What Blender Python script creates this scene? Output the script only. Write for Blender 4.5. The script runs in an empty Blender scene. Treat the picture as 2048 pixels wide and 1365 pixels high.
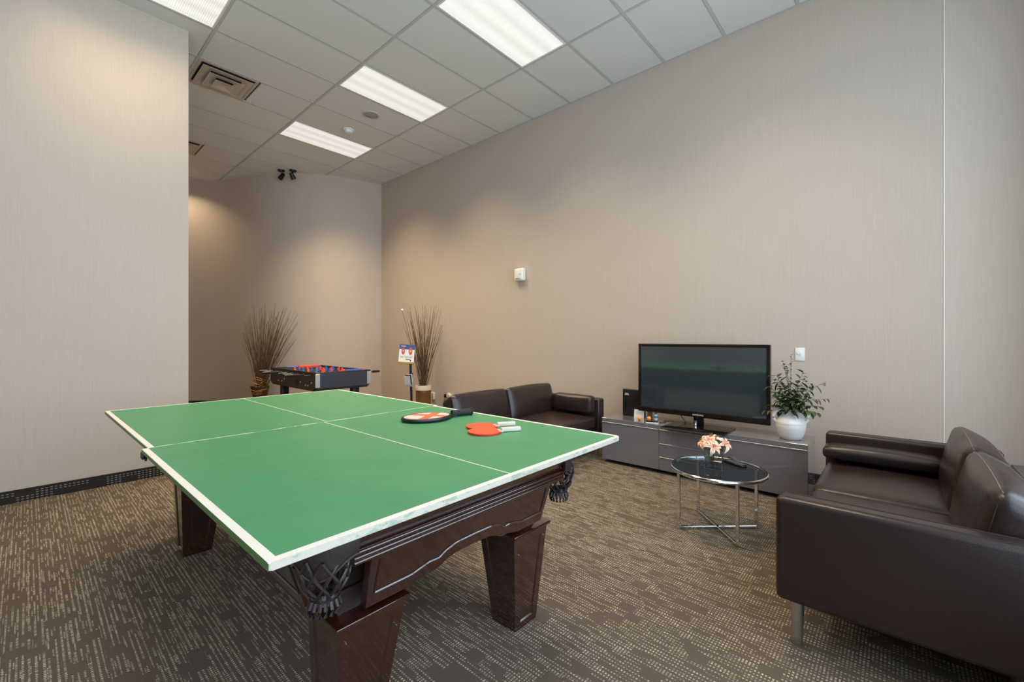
import bpy, bmesh, math, random
from mathutils import Vector, Matrix, Euler
random.seed(7)
R = math.radians
PI = math.pi
scene = bpy.context.scene
C = scene.collection

# ------------------------------------------------------------------ camera, world, exposure
CAM_H = 1.2916
CEIL = 4.276
cam_d = bpy.data.cameras.new('camera')
cam_d.sensor_width = 36.0
cam_d.lens = 866.83 / 2048 * 36.0
cam_d.shift_y = -6.3 / 2048
cam_d.clip_start = 0.02
cam = bpy.data.objects.new('camera', cam_d)
C.objects.link(cam)
cam.location = (0, 0, CAM_H)
cam.rotation_euler = (R(90), 0, -0.8421)
scene.camera = cam

world = bpy.data.worlds.new('world')
scene.world = world
world.use_nodes = True
bg = world.node_tree.nodes['Background']
bg.inputs[0].default_value = (0.76, 0.90, 1.08, 1)
bg.inputs[1].default_value = 5.3
cy = scene.cycles
cy.max_bounces = 8; cy.diffuse_bounces = 4; cy.glossy_bounces = 4; cy.transmission_bounces = 8; cy.transparent_max_bounces = 8
cy.caustics_reflective = False; cy.caustics_refractive = False
cy.use_adaptive_sampling = True; cy.adaptive_threshold = 0.03
scene.view_settings.view_transform = 'Standard'
scene.view_settings.look = 'None'
scene.view_settings.gamma = 1
scene.view_settings.use_curve_mapping = False
scene.view_settings.exposure = 0.06

TROFFER_W = 30.0                     # watts of each ceiling troffer
TROFFER_COL = (1.0, 0.81, 0.54)
TROFFER_SPREAD = 110

# daylight enters through the window wall behind the sofa (portal guides the sky light)
pl = bpy.data.lights.new('window_portal', 'AREA')
pl.shape = 'RECTANGLE'; pl.size = 7.5; pl.size_y = 3.5
pl.cycles.is_portal = True
po = bpy.data.objects.new('window_portal', pl); C.objects.link(po)
po.location = (0.25, -1.15, 2.15); po.rotation_euler = (R(90), 0, 0)

# ------------------------------------------------------------------ helpers
def s(r, g, b):
    f = lambda c: (c / 255 / 12.92) if c / 255 <= 0.04045 else ((c / 255 + 0.055) / 1.055) ** 2.4
    return (f(r), f(g), f(b), 1.0)

class NT:
    def __init__(self, name):
        self.m = bpy.data.materials.new(name); self.m.use_nodes = True
        self.t = self.m.node_tree; self.b = self.t.nodes['Principled BSDF']
        self.out = self.t.nodes['Material Output']
    def n(self, kind, **kw):
        x = self.t.nodes.new(kind)
        for k, v in kw.items(): setattr(x, k, v)
        return x
    def l(self, a, b): self.t.links.new(a, b)
    def math(self, op, a, b=None, c=None, clamp=False):
        x = self.n('ShaderNodeMath', operation=op); x.use_clamp = clamp
        for i, v in enumerate((a, b, c)):
            if v is None: continue
            if isinstance(v, (int, float)): x.inputs[i].default_value = v
            else: self.l(v, x.inputs[i])
        return x.outputs[0]
    def mix(self, fac, a, b, blend='MIX'):
        x = self.n('ShaderNodeMix', data_type='RGBA', blend_type=blend)
        for i, v in ((0, fac), (6, a), (7, b)):
            if isinstance(v, (int, float)): x.inputs[i].default_value = v
            elif isinstance(v, tuple): x.inputs[i].default_value = v
            else: self.l(v, x.inputs[i])
        return x.outputs[2]
    def noise(self, vec, scale, detail=3, rough=0.5):
        x = self.n('ShaderNodeTexNoise'); x.inputs['Scale'].default_value = scale
        x.inputs['Detail'].default_value = detail; x.inputs['Roughness'].default_value = rough
        if vec is not None: self.l(vec, x.inputs['Vector'])
        return x.outputs['Fac']
    def pos(self): return self.n('ShaderNodeNewGeometry').outputs['Position']
    def obj(self): return self.n('ShaderNodeTexCoord').outputs['Object']
    def scale(self, vec, sc):
        x = self.n('ShaderNodeMapping'); x.inputs['Scale'].default_value = sc
        self.l(vec, x.inputs['Vector']); return x.outputs[0]
    def sep(self, vec):
        x = self.n('ShaderNodeSeparateXYZ'); self.l(vec, x.inputs[0]); return x.outputs
    def comb(self, a, b, c=0.0):
        x = self.n('ShaderNodeCombineXYZ')
        for i, v in enumerate((a, b, c)):
            if isinstance(v, (int, float)): x.inputs[i].default_value = v
            else: self.l(v, x.inputs[i])
        return x.outputs[0]
    def white(self, vec):
        x = self.n('ShaderNodeTexWhiteNoise', noise_dimensions='2D'); self.l(vec, x.inputs['Vector']); return x.outputs['Value']
    def bump(self, h, strength, dist=0.01):
        x = self.n('ShaderNodeBump'); x.inputs['Strength'].default_value = strength; x.inputs['Distance'].default_value = dist
        self.l(h, x.inputs['Height']); self.l(x.outputs[0], self.b.inputs['Normal'])
    def set(self, **kw):
        for k, v in kw.items():
            key = {'col': 'Base Color', 'rough': 'Roughness', 'metal': 'Metallic', 'spec': 'Specular IOR Level', 'coat': 'Coat Weight',
                   'coatr': 'Coat Roughness', 'trans': 'Transmission Weight', 'ior': 'IOR', 'em': 'Emission Color', 'ems': 'Emission Strength', 'alpha': 'Alpha'}[k]
            if isinstance(v, (int, float, tuple)): self.b.inputs[key].default_value = v
            else: self.l(v, self.b.inputs[key])

M = {}
def pm(name, col, rough=0.5, metal=0.0, spec=0.5, var=0.06, vscale=25, bump=0.0, bscale=200, coat=0.0):
    t = NT(name); o = t.obj()
    nz = t.noise(o, vscale, 3)
    f = t.math('MULTIPLY_ADD', nz, 2 * var, 1 - var)
    c = t.mix(1.0, col, t.comb(f, f, f), 'MULTIPLY')
    t.set(col=c, rough=rough, metal=metal, spec=spec, coat=coat)
    if bump: t.bump(t.noise(o, bscale, 4), bump, 0.003)
    M[name] = t.m
    return t.m

def finish(me, smooth=True, ang=35):
    if smooth:
        for p in me.polygons: p.use_smooth = True
        me.set_sharp_from_angle(angle=R(ang))

def obj(name, bm, mat, parent=None, loc=None, rot=None, smooth=True, ang=35):
    if isinstance(bm, bpy.types.Mesh): me = bm
    else:
        bmesh.ops.recalc_face_normals(bm, faces=bm.faces)
        me = bpy.data.meshes.new(name); bm.to_mesh(me); bm.free()
        me.materials.append(M[mat] if isinstance(mat, str) else mat)
        finish(me, smooth, ang)
    o = bpy.data.objects.new(name, me); C.objects.link(o)
    if parent: o.parent = parent
    if loc: o.location = loc
    if rot: o.rotation_euler = rot
    return o

def tag(o, label, cat=None, group=None, kind=None):
    o['label'] = label
    if cat: o['category'] = cat
    if group: o['group'] = group
    if kind: o['kind'] = kind
    return o

def thing(name, label, cat, loc=(0, 0, 0), rz=0.0, group=None):
    o = bpy.data.objects.new(name, None); C.objects.link(o)
    o.location = loc; o.rotation_euler = (0, 0, rz); o.empty_display_size = 0.1
    return tag(o, label, cat, group)

def struct(name, bm, mat, label=None, parent=None, smooth=False):
    o = obj(name, bm, mat, parent, smooth=smooth)
    if not parent:
        o['kind'] = 'structure'
        if label: o['label'] = label
    return o

def B(): return bmesh.new()

def box(bm, x0, x1, y0, y1, z0, z1, bev=0.0, seg=2, mat=None):
    m = Matrix.Translation(((x0 + x1) / 2, (y0 + y1) / 2, (z0 + z1) / 2)) @ Matrix.Diagonal((abs(x1 - x0), abs(y1 - y0), abs(z1 - z0), 1))
    if mat is not None: m = mat @ m
    tmp = bmesh.new()
    bmesh.ops.create_cube(tmp, size=1.0, matrix=m)
    if bev: bmesh.ops.bevel(tmp, geom=list(tmp.edges), offset=bev, segments=seg, profile=0.5, affect='EDGES')
    me = bpy.data.meshes.new('t'); tmp.to_mesh(me); tmp.free()
    bm.from_mesh(me); bpy.data.meshes.remove(me)
    return bm

def cyl(bm, p0, p1, r0, r1=None, n=16, caps=True):
    p0, p1 = Vector(p0), Vector(p1); r1 = r0 if r1 is None else r1
    d = p1 - p0; q = d.to_track_quat('Z', 'Y').to_matrix().to_4x4()
    m = Matrix.Translation((p0 + p1) / 2) @ q
    bmesh.ops.create_cone(bm, cap_ends=caps, segments=n, radius1=r0, radius2=r1, depth=d.length, matrix=m)
    return bm

def tube(bm, pts, r, n=6, caps=True, closed=False):
    pts = [Vector(p) for p in pts]; rings = []
    N = len(pts)
    for i, p in enumerate(pts):
        if closed: d = pts[(i + 1) % N] - pts[i - 1]
        else: d = pts[min(i + 1, N - 1)] - pts[max(i - 1, 0)]
        q = d.to_track_quat('Z', 'Y')
        rr = r(i / max(1, N - 1)) if callable(r) else r
        rings.append([bm.verts.new(p + q @ Vector((math.cos(2 * PI * k / n) * rr, math.sin(2 * PI * k / n) * rr, 0))) for k in range(n)])
    for i in range(N if closed else N - 1):
        a, b = rings[i], rings[(i + 1) % N]
        for k in range(n): bm.faces.new((a[k], a[(k + 1) % n], b[(k + 1) % n], b[k]))
    if caps and not closed:
        bm.faces.new(rings[0][::-1]); bm.faces.new(rings[-1])
    return bm

def lathe(bm, prof, n=32, cx=0, cy=0, close=False):
    rings = []
    for r, z in prof:
        rings.append([bm.verts.new((cx + r * math.cos(2 * PI * k / n), cy + r * math.sin(2 * PI * k / n), z)) for k in range(n)] if r > 1e-5 else [bm.verts.new((cx, cy, z))])
    for a, b in zip(rings, rings[1:]):
        for k in range(n):
            k2 = (k + 1) % n
            if len(a) == 1 and len(b) == 1: continue
            if len(a) == 1: bm.faces.new((a[0], b[k2], b[k]))
            elif len(b) == 1: bm.faces.new((a[k], a[k2], b[0]))
            else: bm.faces.new((a[k], a[k2], b[k2], b[k]))
    return bm

def prism(bm, poly, axis, a0, a1):
    """extrude a 2D polygon along axis ('x','y','z') from a0 to a1"""
    def pt(u, v, a): return {'x': (a, u, v), 'y': (u, a, v), 'z': (u, v, a)}[axis]
    A = [bm.verts.new(pt(u, v, a0)) for u, v in poly]; Bv = [bm.verts.new(pt(u, v, a1)) for u, v in poly]
    n = len(poly)
    bm.faces.new(A[::-1]); bm.faces.new(Bv)
    for i in range(n): bm.faces.new((A[i], A[(i + 1) % n], Bv[(i + 1) % n], Bv[i]))
    return bm

def cushion(bm, sx, sy, sz, r=0.04, crown=(0, 0, 0.03), n=12, center=(0, 0, 0), wr=0.0, seed=0):
    """soft box: rounded edges and crowned faces"""
    tmp = bmesh.new()
    bmesh.ops.create_cube(tmp, size=2.0)
    bmesh.ops.subdivide_edges(tmp, edges=list(tmp.edges), cuts=n, use_grid_fill=True)
    h = Vector((sx / 2, sy / 2, sz / 2))
    rr = min(r, h.x * .98, h.y * .98, h.z * .98)
    from mathutils import noise as nz
    for v in tmp.verts:
        c = v.co.copy()
        p = Vector((c.x * h.x, c.y * h.y, c.z * h.z))
        # concentrate samples at the edges
        inner = Vector([max(-(h[i] - rr), min(h[i] - rr, p[i])) for i in range(3)])
        d = p - inner
        if d.length > 1e-6: p = inner + d.normalized() * rr
        k = [1 - c[i] ** 2 for i in range(3)]
        p.x += math.copysign(1, c.x) * crown[0] * k[1] * k[2] * abs(c.x) ** 3
        p.y += math.copysign(1, c.y) * crown[1] * k[0] * k[2] * abs(c.y) ** 3
        p.z += math.copysign(1, c.z) * crown[2] * k[0] * k[1] * abs(c.z) ** 3
        if wr:
            q = Vector((p.x * 5 + seed, p.y * 14, p.z * 6 + seed * .7))
            p += (p.normalized() if p.length else Vector((0, 0, 1))) * nz.noise(q) * wr
        v.co = p + Vector(center)
    me = bpy.data.meshes.new('t'); tmp.to_mesh(me); tmp.free(); bm.from_mesh(me); bpy.data.meshes.remove(me)
    return bm

def text(name, body, size, mat, parent, loc, rot, align='CENTER', ext=0.0004):
    cu = bpy.data.curves.new(name, 'FONT'); cu.body = body; cu.size = size; cu.align_x = align; cu.align_y = 'CENTER'; cu.extrude = ext
    cu.materials.append(M[mat])
    tmp = bpy.data.objects.new(name, cu); C.objects.link(tmp)
    me = bpy.data.meshes.new_from_object(tmp.evaluated_get(bpy.context.evaluated_depsgraph_get()))
    bpy.data.objects.remove(tmp); bpy.data.curves.remove(cu)
    o = bpy.data.objects.new(name, me); C.objects.link(o); o.parent = parent; o.location = loc; o.rotation_euler = rot
    return o

def copy_tree(o, parent=None):
    c = o.copy(); C.objects.link(c); c.parent = parent
    for ch in list(o.children): copy_tree(ch, c)
    return c

# ------------------------------------------------------------------ materials
def mat_wall():
    t = NT('wallpaper'); p = t.pos()
    fine = t.noise(t.scale(p, (260, 260, 5)), 1.0, 2)
    mid = t.noise(t.scale(p, (70, 70, 1.6)), 1.0, 3)
    f = t.math('MULTIPLY_ADD', fine, 0.20, 0.86)
    f = t.math('MULTIPLY_ADD', mid, 0.07, f)
    c = t.mix(1.0, s(195, 179, 164), t.comb(f, f, f), 'MULTIPLY')
    big = t.noise(p, 0.9, 4)
    c = t.mix(t.math('MULTIPLY', big, 0.10), c, s(176, 165, 156))
    t.set(col=c, rough=0.62, spec=0.3)
    t.bump(fine, 0.25, 0.002)
    M['wallpaper'] = t.m
mat_wall()

def mat_carpet():
    t = NT('carpet'); p = t.pos(); x, y, z = t.sep(p)
    W, P = 0.0180, 0.0125
    def layer(w, off, seglen, thr):
        u = t.math('ADD', t.math('DIVIDE', x, w), off); col = t.math('FLOOR', u); fx = t.math('FRACT', u)
        r1 = t.white(t.comb(col, 3.7 + off))
        seg = t.math('FLOOR', t.math('ADD', t.math('DIVIDE', y, seglen), t.math('MULTIPLY', r1, 9.0)))
        v = t.white(t.comb(col, t.math('ADD', seg, off * 7)))
        row = t.math('DIVIDE', y, P)
        dash = t.white(t.comb(col, t.math('FLOOR', row)))
        half = t.math('MULTIPLY_ADD', v, 0.14, 0.09)
        wob = t.math('MULTIPLY_ADD', r1, 0.3, 0.35)
        band = t.math('LESS_THAN', t.math('ABSOLUTE', t.math('SUBTRACT', fx, wob)), half)
        lad = t.math('LESS_THAN', t.math('FRACT', row), 0.52)
        on = t.math('GREATER_THAN', v, thr)
        return t.math('MULTIPLY', t.math('MULTIPLY', band, lad), t.math('MULTIPLY', on, t.math('MULTIPLY_ADD', dash, 0.75, 0.25)))
    bx = t.math('FLOOR', t.math('DIVIDE', x, W * 3)); by = t.math('FLOOR', t.math('ADD', t.math('DIVIDE', y, 0.075), t.math('MULTIPLY', t.white(t.comb(bx, 1.3)), 5)))
    bv = t.white(t.comb(bx, by))
    blank = t.math('GREATER_THAN', bv, 0.09)
    m1 = layer(W, 0.0, 0.075, 0.24); m2 = layer(W * 0.5, 0.37, 0.06, 0.80)
    mask = t.math('MULTIPLY', t.math('MAXIMUM', m1, m2), t.math('MULTIPLY', blank, t.math('MULTIPLY_ADD', bv, 0.40, 0.62)), clamp=True)
    n1 = t.noise(p, 420, 2); n2 = t.noise(p, 2.2, 3)
    base = t.mix(n1, s(70, 60, 51), s(116, 101, 86))
    base = t.mix(t.math('MULTIPLY', n2, 0.35), base, s(96, 86, 76))
    lightc = t.mix(n1, s(196, 180, 156), s(232, 218, 194))
    t.set(col=t.mix(mask, base, lightc), rough=0.95, spec=0.15)
    t.bump(n1, 0.35, 0.004)
    M['carpet'] = t.m
mat_carpet()

def mat_base():
    t = NT('carpet_base'); p = t.pos(); x, y, z = t.sep(p)
    a = t.math('ADD', x, y)
    ca = t.math('FRACT', t.math('DIVIDE', a, 0.026)); cz = t.math('FRACT', t.math('DIVIDE', z, 0.0185))
    dash = t.math('MULTIPLY', t.math('LESS_THAN', ca, 0.55), t.math('LESS_THAN', cz, 0.32))
    blk = t.white(t.comb(t.math('FLOOR', t.math('DIVIDE', a, 0.104)), t.math('FLOOR', t.math('DIVIDE', z, 0.056))))
    msk = t.math('MULTIPLY', t.math('MULTIPLY', dash, t.math('GREATER_THAN', blk, 0.48)), t.math('LESS_THAN', z, 0.08))
    t.set(col=t.mix(msk, s(46, 42, 38), s(140, 134, 124)), rough=0.9, spec=0.2)
    M['carpet_base'] = t.m
mat_base()

def mat_tile():
    t = NT('ceiling_tile'); p = t.pos()
    n1 = t.noise(p, 160, 3); n2 = t.noise(p, 1.3, 2)
    c = t.mix(n1, s(214, 213, 207), s(226, 225, 220)); c = t.mix(t.math('MULTIPLY', n2, 0.2), c, s(205, 202, 194))
    t.set(col=c, rough=0.9, spec=0.2); t.bump(n1, 0.12, 0.002); M['ceiling_tile'] = t.m
mat_tile()
pm('grid_white', s(190, 190, 184), 0.5, var=0.02)
pm('slab_grey', s(150, 150, 146), 0.9)
pm('vent_metal', s(190, 176, 160), 0.45, var=0.04)
pm('vent_dark', s(58, 50, 44), 0.9)
pm('white_plastic', s(236, 234, 228), 0.35, var=0.02)
pm('trim_white', s(230, 228, 222), 0.4, var=0.02)
pm('sill_grey', s(112, 110, 106), 0.45, var=0.05)
pm('window_frame', s(70, 70, 72), 0.4, metal=0.4)

def mat_lens():
    t = NT('prismatic_lens'); o = t.obj(); x, y, z = t.sep(o)
    gx = t.math('ABSOLUTE', t.math('SINE', t.math('MULTIPLY', x, PI / 0.0165)))
    gy = t.math('ABSOLUTE', t.math('SINE', t.math('MULTIPLY', y, PI / 0.0165)))
    g = t.math('MULTIPLY_ADD', t.math('MULTIPLY', gx, gy), 0.46, 0.56)
    # the three tubes behind the lens
    tb = t.math('MULTIPLY_ADD', t.math('COSINE', t.math('MULTIPLY', y, 2 * PI / 0.19)), 0.10, 0.90)
    st = t.math('MULTIPLY', g, tb)
    t.set(col=s(225, 225, 220), rough=0.3, em=(1.0, 0.975, 0.92, 1), ems=t.math('MULTIPLY', st, 0.80))
    M['prismatic_lens'] = t.m
mat_lens()

def mat_leather(name, base, rough=0.36):
    t = NT(name); o = t.obj()
    n1 = t.noise(o, 3.0, 4); n2 = t.noise(o, 260, 3)
    vo = t.n('ShaderNodeTexVoronoi'); vo.inputs['Scale'].default_value = 330; t.l(o, vo.inputs['Vector'])
    c = t.mix(n1, base, tuple(min(1, k * 1.6) for k in base[:3]) + (1,))
    t.set(col=c, rough=t.math('MULTIPLY_ADD', n1, 0.16, rough - 0.08), spec=0.5)
    t.bump(t.math('ADD', vo.outputs['Distance'], n2), 0.10, 0.002)
    M[name] = t.m
mat_leather('brown_leather', s(38, 27, 25), 0.32)
mat_leather('pocket_leather', s(36, 26, 24), 0.50)

def mat_wood(name, a, b, rough=0.24, coat=1.0):
    t = NT(name); o = t.obj()
    n1 = t.noise(t.scale(o, (3, 3, 26)), 2.0, 4); n2 = t.noise(o, 4, 3)
    t.set(col=t.mix(t.math('MULTIPLY_ADD', n1, 0.7, t.math('MULTIPLY', n2, 0.3)), a, b), rough=rough, spec=0.5, coat=coat, coatr=0.08); t.b.inputs['Coat IOR'].default_value = 1.6
    M[name] = t.m
mat_wood('mahogany', s(26, 9, 5), s(58, 22, 12))
mat_wood('dark_wood', s(24, 10, 6), s(42, 19, 12), 0.55, 0.0)

def mat_board():
    t = NT('table_tennis_paint'); o = t.obj(); x, y, z = t.sep(o)   # local: x across, y along, origin at centre of this half; +y is the outer end
    hx, hy = 0.760, 0.686
    n = t.noise(o, 6, 4); nf = t.noise(o, 90, 3)
    ex = t.math('GREATER_THAN', t.math('ABSOLUTE', x), hx - 0.021)
    ey = t.math('GREATER_THAN', y, hy - 0.021)
    cl = t.math('LESS_THAN', t.math('ABSOLUTE', x), 0.0024)
    jl = t.math('MULTIPLY', t.math('LESS_THAN', y, t.math('MULTIPLY_ADD', n, 0.010, -hy - 0.002)), t.math('GREATER_THAN', t.noise(t.scale(o, (5, 1, 1)), 1.6, 3), 0.46))
    w = t.math('MAXIMUM', t.math('MAXIMUM', ex, ey), t.math('MAXIMUM', cl, jl))
    green = t.mix(n, s(58, 132, 88), s(78, 149, 103))
    white = t.mix(t.math('MULTIPLY', n, 0.5), s(236, 232, 222), s(216, 208, 194))
    top = t.mix(w, green, white)
    nrm = t.sep(t.n('ShaderNodeTexCoord').outputs['Normal'])
    smear = t.math('GREATER_THAN', t.noise(t.scale(o, (14, 14, 40)), 1.0, 5, 0.65), 0.56)
    endc = t.mix(t.math('MULTIPLY', smear, 0.45), t.mix(nf, s(196, 188, 172), s(176, 168, 152)), s(84, 140, 112))
    sidec = t.mix(n, s(84, 122, 66), s(70, 104, 58))
    side = t.mix(t.math('GREATER_THAN', t.math('ABSOLUTE', nrm[0]), 0.75), endc, sidec)
    t.set(col=t.mix(t.math('GREATER_THAN', nrm[2], 0.6), side, top), rough=0.42, spec=0.45)
    t.bump(nf, 0.03, 0.001); M['table_tennis_paint'] = t.m
mat_board()

pm('chrome', (0.78, 0.78, 0.78, 1), 0.10, metal=1.0, var=0.02)
pm('brushed_steel', (0.55, 0.55, 0.55, 1), 0.30, metal=1.0, var=0.05)
pm('aluminium', s(206, 204, 200), 0.32, metal=0.6, var=0.03)
pm('grey_gloss', s(112, 108, 112), 0.14, var=0.02, coat=1.0)
pm('grey_satin', s(96, 93, 92), 0.22, var=0.03)
pm('black_gloss', s(12, 12, 13), 0.09, var=0.02)
pm('black_plastic', s(20, 19, 19), 0.4, var=0.05)
pm('bezel', s(26, 19, 18), 0.14, var=0.03)
pm('black_rubber', s(24, 24, 26), 0.7, bump=0.2, bscale=300)
t = NT('screen_glass'); t.set(col=(0.030, 0.042, 0.048, 1), rough=0.07, spec=1.0, coat=1.0, coatr=0.04)
M['screen_glass'] = t.m
t = NT('clear_glass'); t.set(col=(0.95, 0.98, 0.97, 1), rough=0.02, trans=1.0, ior=1.45); M['clear_glass'] = t.m
t = NT('water'); t.set(col=(0.93, 0.97, 0.98, 1), rough=0.0, trans=1.0, ior=1.33); M['water'] = t.m
def mat_thin(name, tint, f):
    t = NT(name); t.t.nodes.remove(t.b)
    tr = t.n('ShaderNodeBsdfTransparent'); tr.inputs[0].default_value = tint
    gl = t.n('ShaderNodeBsdfGlossy'); gl.inputs['Roughness'].default_value = 0.02
    fr = t.n('ShaderNodeLayerWeight'); fr.inputs['Blend'].default_value = f
    mx = t.n('ShaderNodeMixShader'); fc = t.math('MULTIPLY_ADD', t.math('POWER', fr.outputs['Facing'], 4.0), 0.85, 0.04); t.l(fc, mx.inputs[0]); t.l(tr.outputs[0], mx.inputs[1]); t.l(gl.outputs[0], mx.inputs[2])
    t.l(mx.outputs[0], t.out.inputs['Surface']); M[name] = t.m
mat_thin('tinted_glass', (0.74, 0.80, 0.82, 1), 0.5)
mat_thin('window_glass', (0.95, 0.97, 0.97, 1), 0.5)
pm('ceramic_white', s(236, 232, 224), 0.55, var=0.04, vscale=8, bump=0.15, bscale=60)
pm('cream_ceramic', s(226, 212, 186), 0.5, var=0.04)
pm('brown_ceramic', s(116, 78, 42), 0.35, var=0.12, vscale=6)
pm('dark_ceramic', s(70, 50, 34), 0.5, var=0.1)
pm('twig', s(104, 78, 54), 0.8, var=0.25, vscale=40)
pm('gold_wire', s(176, 130, 66), 0.4, metal=0.3, var=0.2)
pm('stem_green', s(70, 96, 46), 0.6, var=0.15)
pm('branch_brown', s(86, 72, 50), 0.7, var=0.2)
pm('red_rubber', s(240, 84, 42), 0.55, var=0.03)
pm('red_edge', s(190, 34, 20), 0.5, var=0.05)
pm('bat_wood', s(206, 196, 180), 0.45, var=0.08, vscale=60)
pm('ball_orange', s(244, 150, 20), 0.45, var=0.02)
pm('foos_brown', s(48, 40, 33), 0.45, var=0.06)
pm('foos_blue', s(52, 54, 64), 0.45, var=0.04)
pm('foos_field', s(214, 210, 200), 0.5, var=0.03)
pm('player_red', s(220, 62, 34), 0.4)
pm('player_blue', s(40, 92, 176), 0.4)
pm('paper_white', s(232, 230, 224), 0.7, var=0.02)
pm('poster_blue', s(52, 78, 140), 0.6)
pm('poster_gold', s(168, 132, 52), 0.6)
pm('poster_red', s(196, 86, 66), 0.6)
pm('print_grey', s(110, 110, 112), 0.7)
pm('speaker_grey', s(158, 155, 150), 0.7)
pm('print_white', s(225, 225, 225), 0.6)
pm('bottle_blue', s(70, 130, 176), 0.3)
pm('yellow_tag', s(206, 186, 70), 0.5)
pm('brass', s(180, 150, 60), 0.35, metal=0.6)
pm('stitch', s(104, 88, 78), 0.6)
pm('card_brown', s(120, 96, 76), 0.7)

def mat_petal():
    t = NT('lily_petal'); o = t.obj(); x, y, z = t.sep(o)   # petal runs along +x from 0 to ~0.055
    mid = t.math('SUBTRACT', 1.0, t.math('MULTIPLY', t.math('ABSOLUTE', y), 85.0), clamp=True)
    along = t.math('SUBTRACT', 1.0, t.math('MULTIPLY', t.math('ABSOLUTE', t.math('SUBTRACT', x, 0.024)), 36.0), clamp=True)
    f = t.math('MULTIPLY', mid, along, clamp=True)
    c = t.mix(f, s(254, 224, 194), s(232, 76, 70))
    t.set(col=c, rough=0.5, spec=0.3); M['lily_petal'] = t.m
mat_petal()
def mat_leaf(name, a, b):
    t = NT(name); o = t.obj(); oi = t.n('ShaderNodeObjectInfo')
    t.set(col=t.mix(oi.outputs['Random'], a, b), rough=0.5, spec=0.35); M[name] = t.m
mat_leaf('leaf_green', s(44, 62, 34), s(92, 112, 66))
mat_leaf('leaf_grey', s(104, 112, 98), s(140, 146, 128))
mat_leaf('leaf_brown', s(66, 52, 42), s(88, 80, 50))

def mat_racket():
    t = NT('racket_face'); x, y, z = t.sep(t.obj())
    a = t.math('ABSOLUTE', t.math('SUBTRACT', t.math('ABSOLUTE', t.math('SUBTRACT', x, 0.02)), t.math('MULTIPLY', t.math('ABSOLUTE', y), 0.95)))
    o1 = t.math('LESS_THAN', a, 0.033)
    edge = t.math('GREATER_THAN', t.math('ADD', t.math('POWER', t.math('DIVIDE', x, 0.135), 2.0), t.math('POWER', t.math('DIVIDE', y, 0.098), 2.0)), 0.93)
    m = t.math('MAXIMUM', o1, edge)
    t.set(col=t.mix(m, s(214, 206, 198), s(222, 104, 66)), rough=0.4); M['racket_face'] = t.m
mat_racket()

# ------------------------------------------------------------------ room shell
YL, XW, XL = 5.162, 4.609, 1.051
struct('floor', box(B(), -5.2, 5.1, -1.3, 10.9, -0.12, 0.0), 'carpet', 'taupe patterned carpet with rows of pale dashes')
struct('wall_left', box(B(), -5.2, XL, YL, YL + 0.14, 0, CEIL + 0.06), 'wallpaper', 'beige wallpapered wall beside the table tennis table')
struct('wall_passage', box(B(), XL - 0.14, XL, YL + 0.14, 10.8, 0, CEIL + 0.06), 'wallpaper', 'beige side wall of the passage behind the corner')
struct('wall_right', box(B(), XW, XW + 0.2, -0.25, 7.62, 0, CEIL + 0.06), 'wallpaper', 'long beige wallpapered wall behind the television')
struct('wall_pier', prism(B(), [(XW, -0.25), (XW + 0.18, -1.3), (XW + 0.40, -1.3), (XW + 0.2, -0.25)], 'z', 0, CEIL + 0.06), 'wallpaper', 'pale daylit wall pier at the end of the sofa')
struct('trim_1', box(B(), XW - 0.004, XW + 0.004, -0.258, -0.2502, 0.0, CEIL, 0.003, 2), 'trim_white', 'thin white corner bead on the wall pier')
struct('wall_far_left', box(B(), -5.34, -5.2, -1.3, YL + 0.14, 0, CEIL + 0.06), 'wallpaper', 'beige wall at the far end of the room')
# window wall behind the sofa
bmw = B(); box(bmw, -5.2, -3.5, -1.3, -1.12, 0, CEIL + 0.06); struct('wall_window', bmw, 'wallpaper', 'beige wall beside the windows')
bmw = B(); box(bmw, 4.0, XW + 0.15, -1.3, -1.12, 0.37, 3.9); struct('wall_daylight_block', bmw, 'wallpaper', 'added unseen beige wall cutting window daylight on the pier')  # added out-of-view section, narrows the window opening so the pier gets less daylight
struct('wall_lintel', box(B(), -3.5, XW + 0.15, -1.3, -1.12, 3.9, CEIL + 0.06), 'wallpaper', 'beige wall strip above the windows')
struct('wall_parapet', box(B(), -3.5, XW + 0.15, -1.3, -1.12, 0, 0.37), 'wallpaper', 'low wall under the windows')
struct('trim_2', prism(B(), [(-3.5, -1.12), (-3.5, -0.60), (XW + 0.058, -0.60), (XW + 0.147, -1.12)], 'z', 0, 0.39), 'sill_grey', 'deep grey window ledge behind the sofa')
for i in range(6):
    xa, xb = -3.5 + i * 1.25, -3.5 + (i + 1) * 1.25 - 0.001
    wbm = B()
    for a in ((xa, xa + .04, .37, 3.9), (xb - .04, xb, .37, 3.9), (xa + .04, xb - .04, .37, .42), (xa + .04, xb - .04, 3.85, 3.9), (xa + .04, xb - .04, 2.55, 2.60)):
        box(wbm, a[0], a[1], -1.24, -1.18, a[2], a[3])
    w = struct('window_%d' % (i + 1), wbm, 'window_frame', 'tall dark framed window facing the room')
    obj('pane', box(B(), xa + .04, xb - .04, -1.213, -1.207, .42, 3.85), 'window_glass', w, smooth=False)

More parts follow.
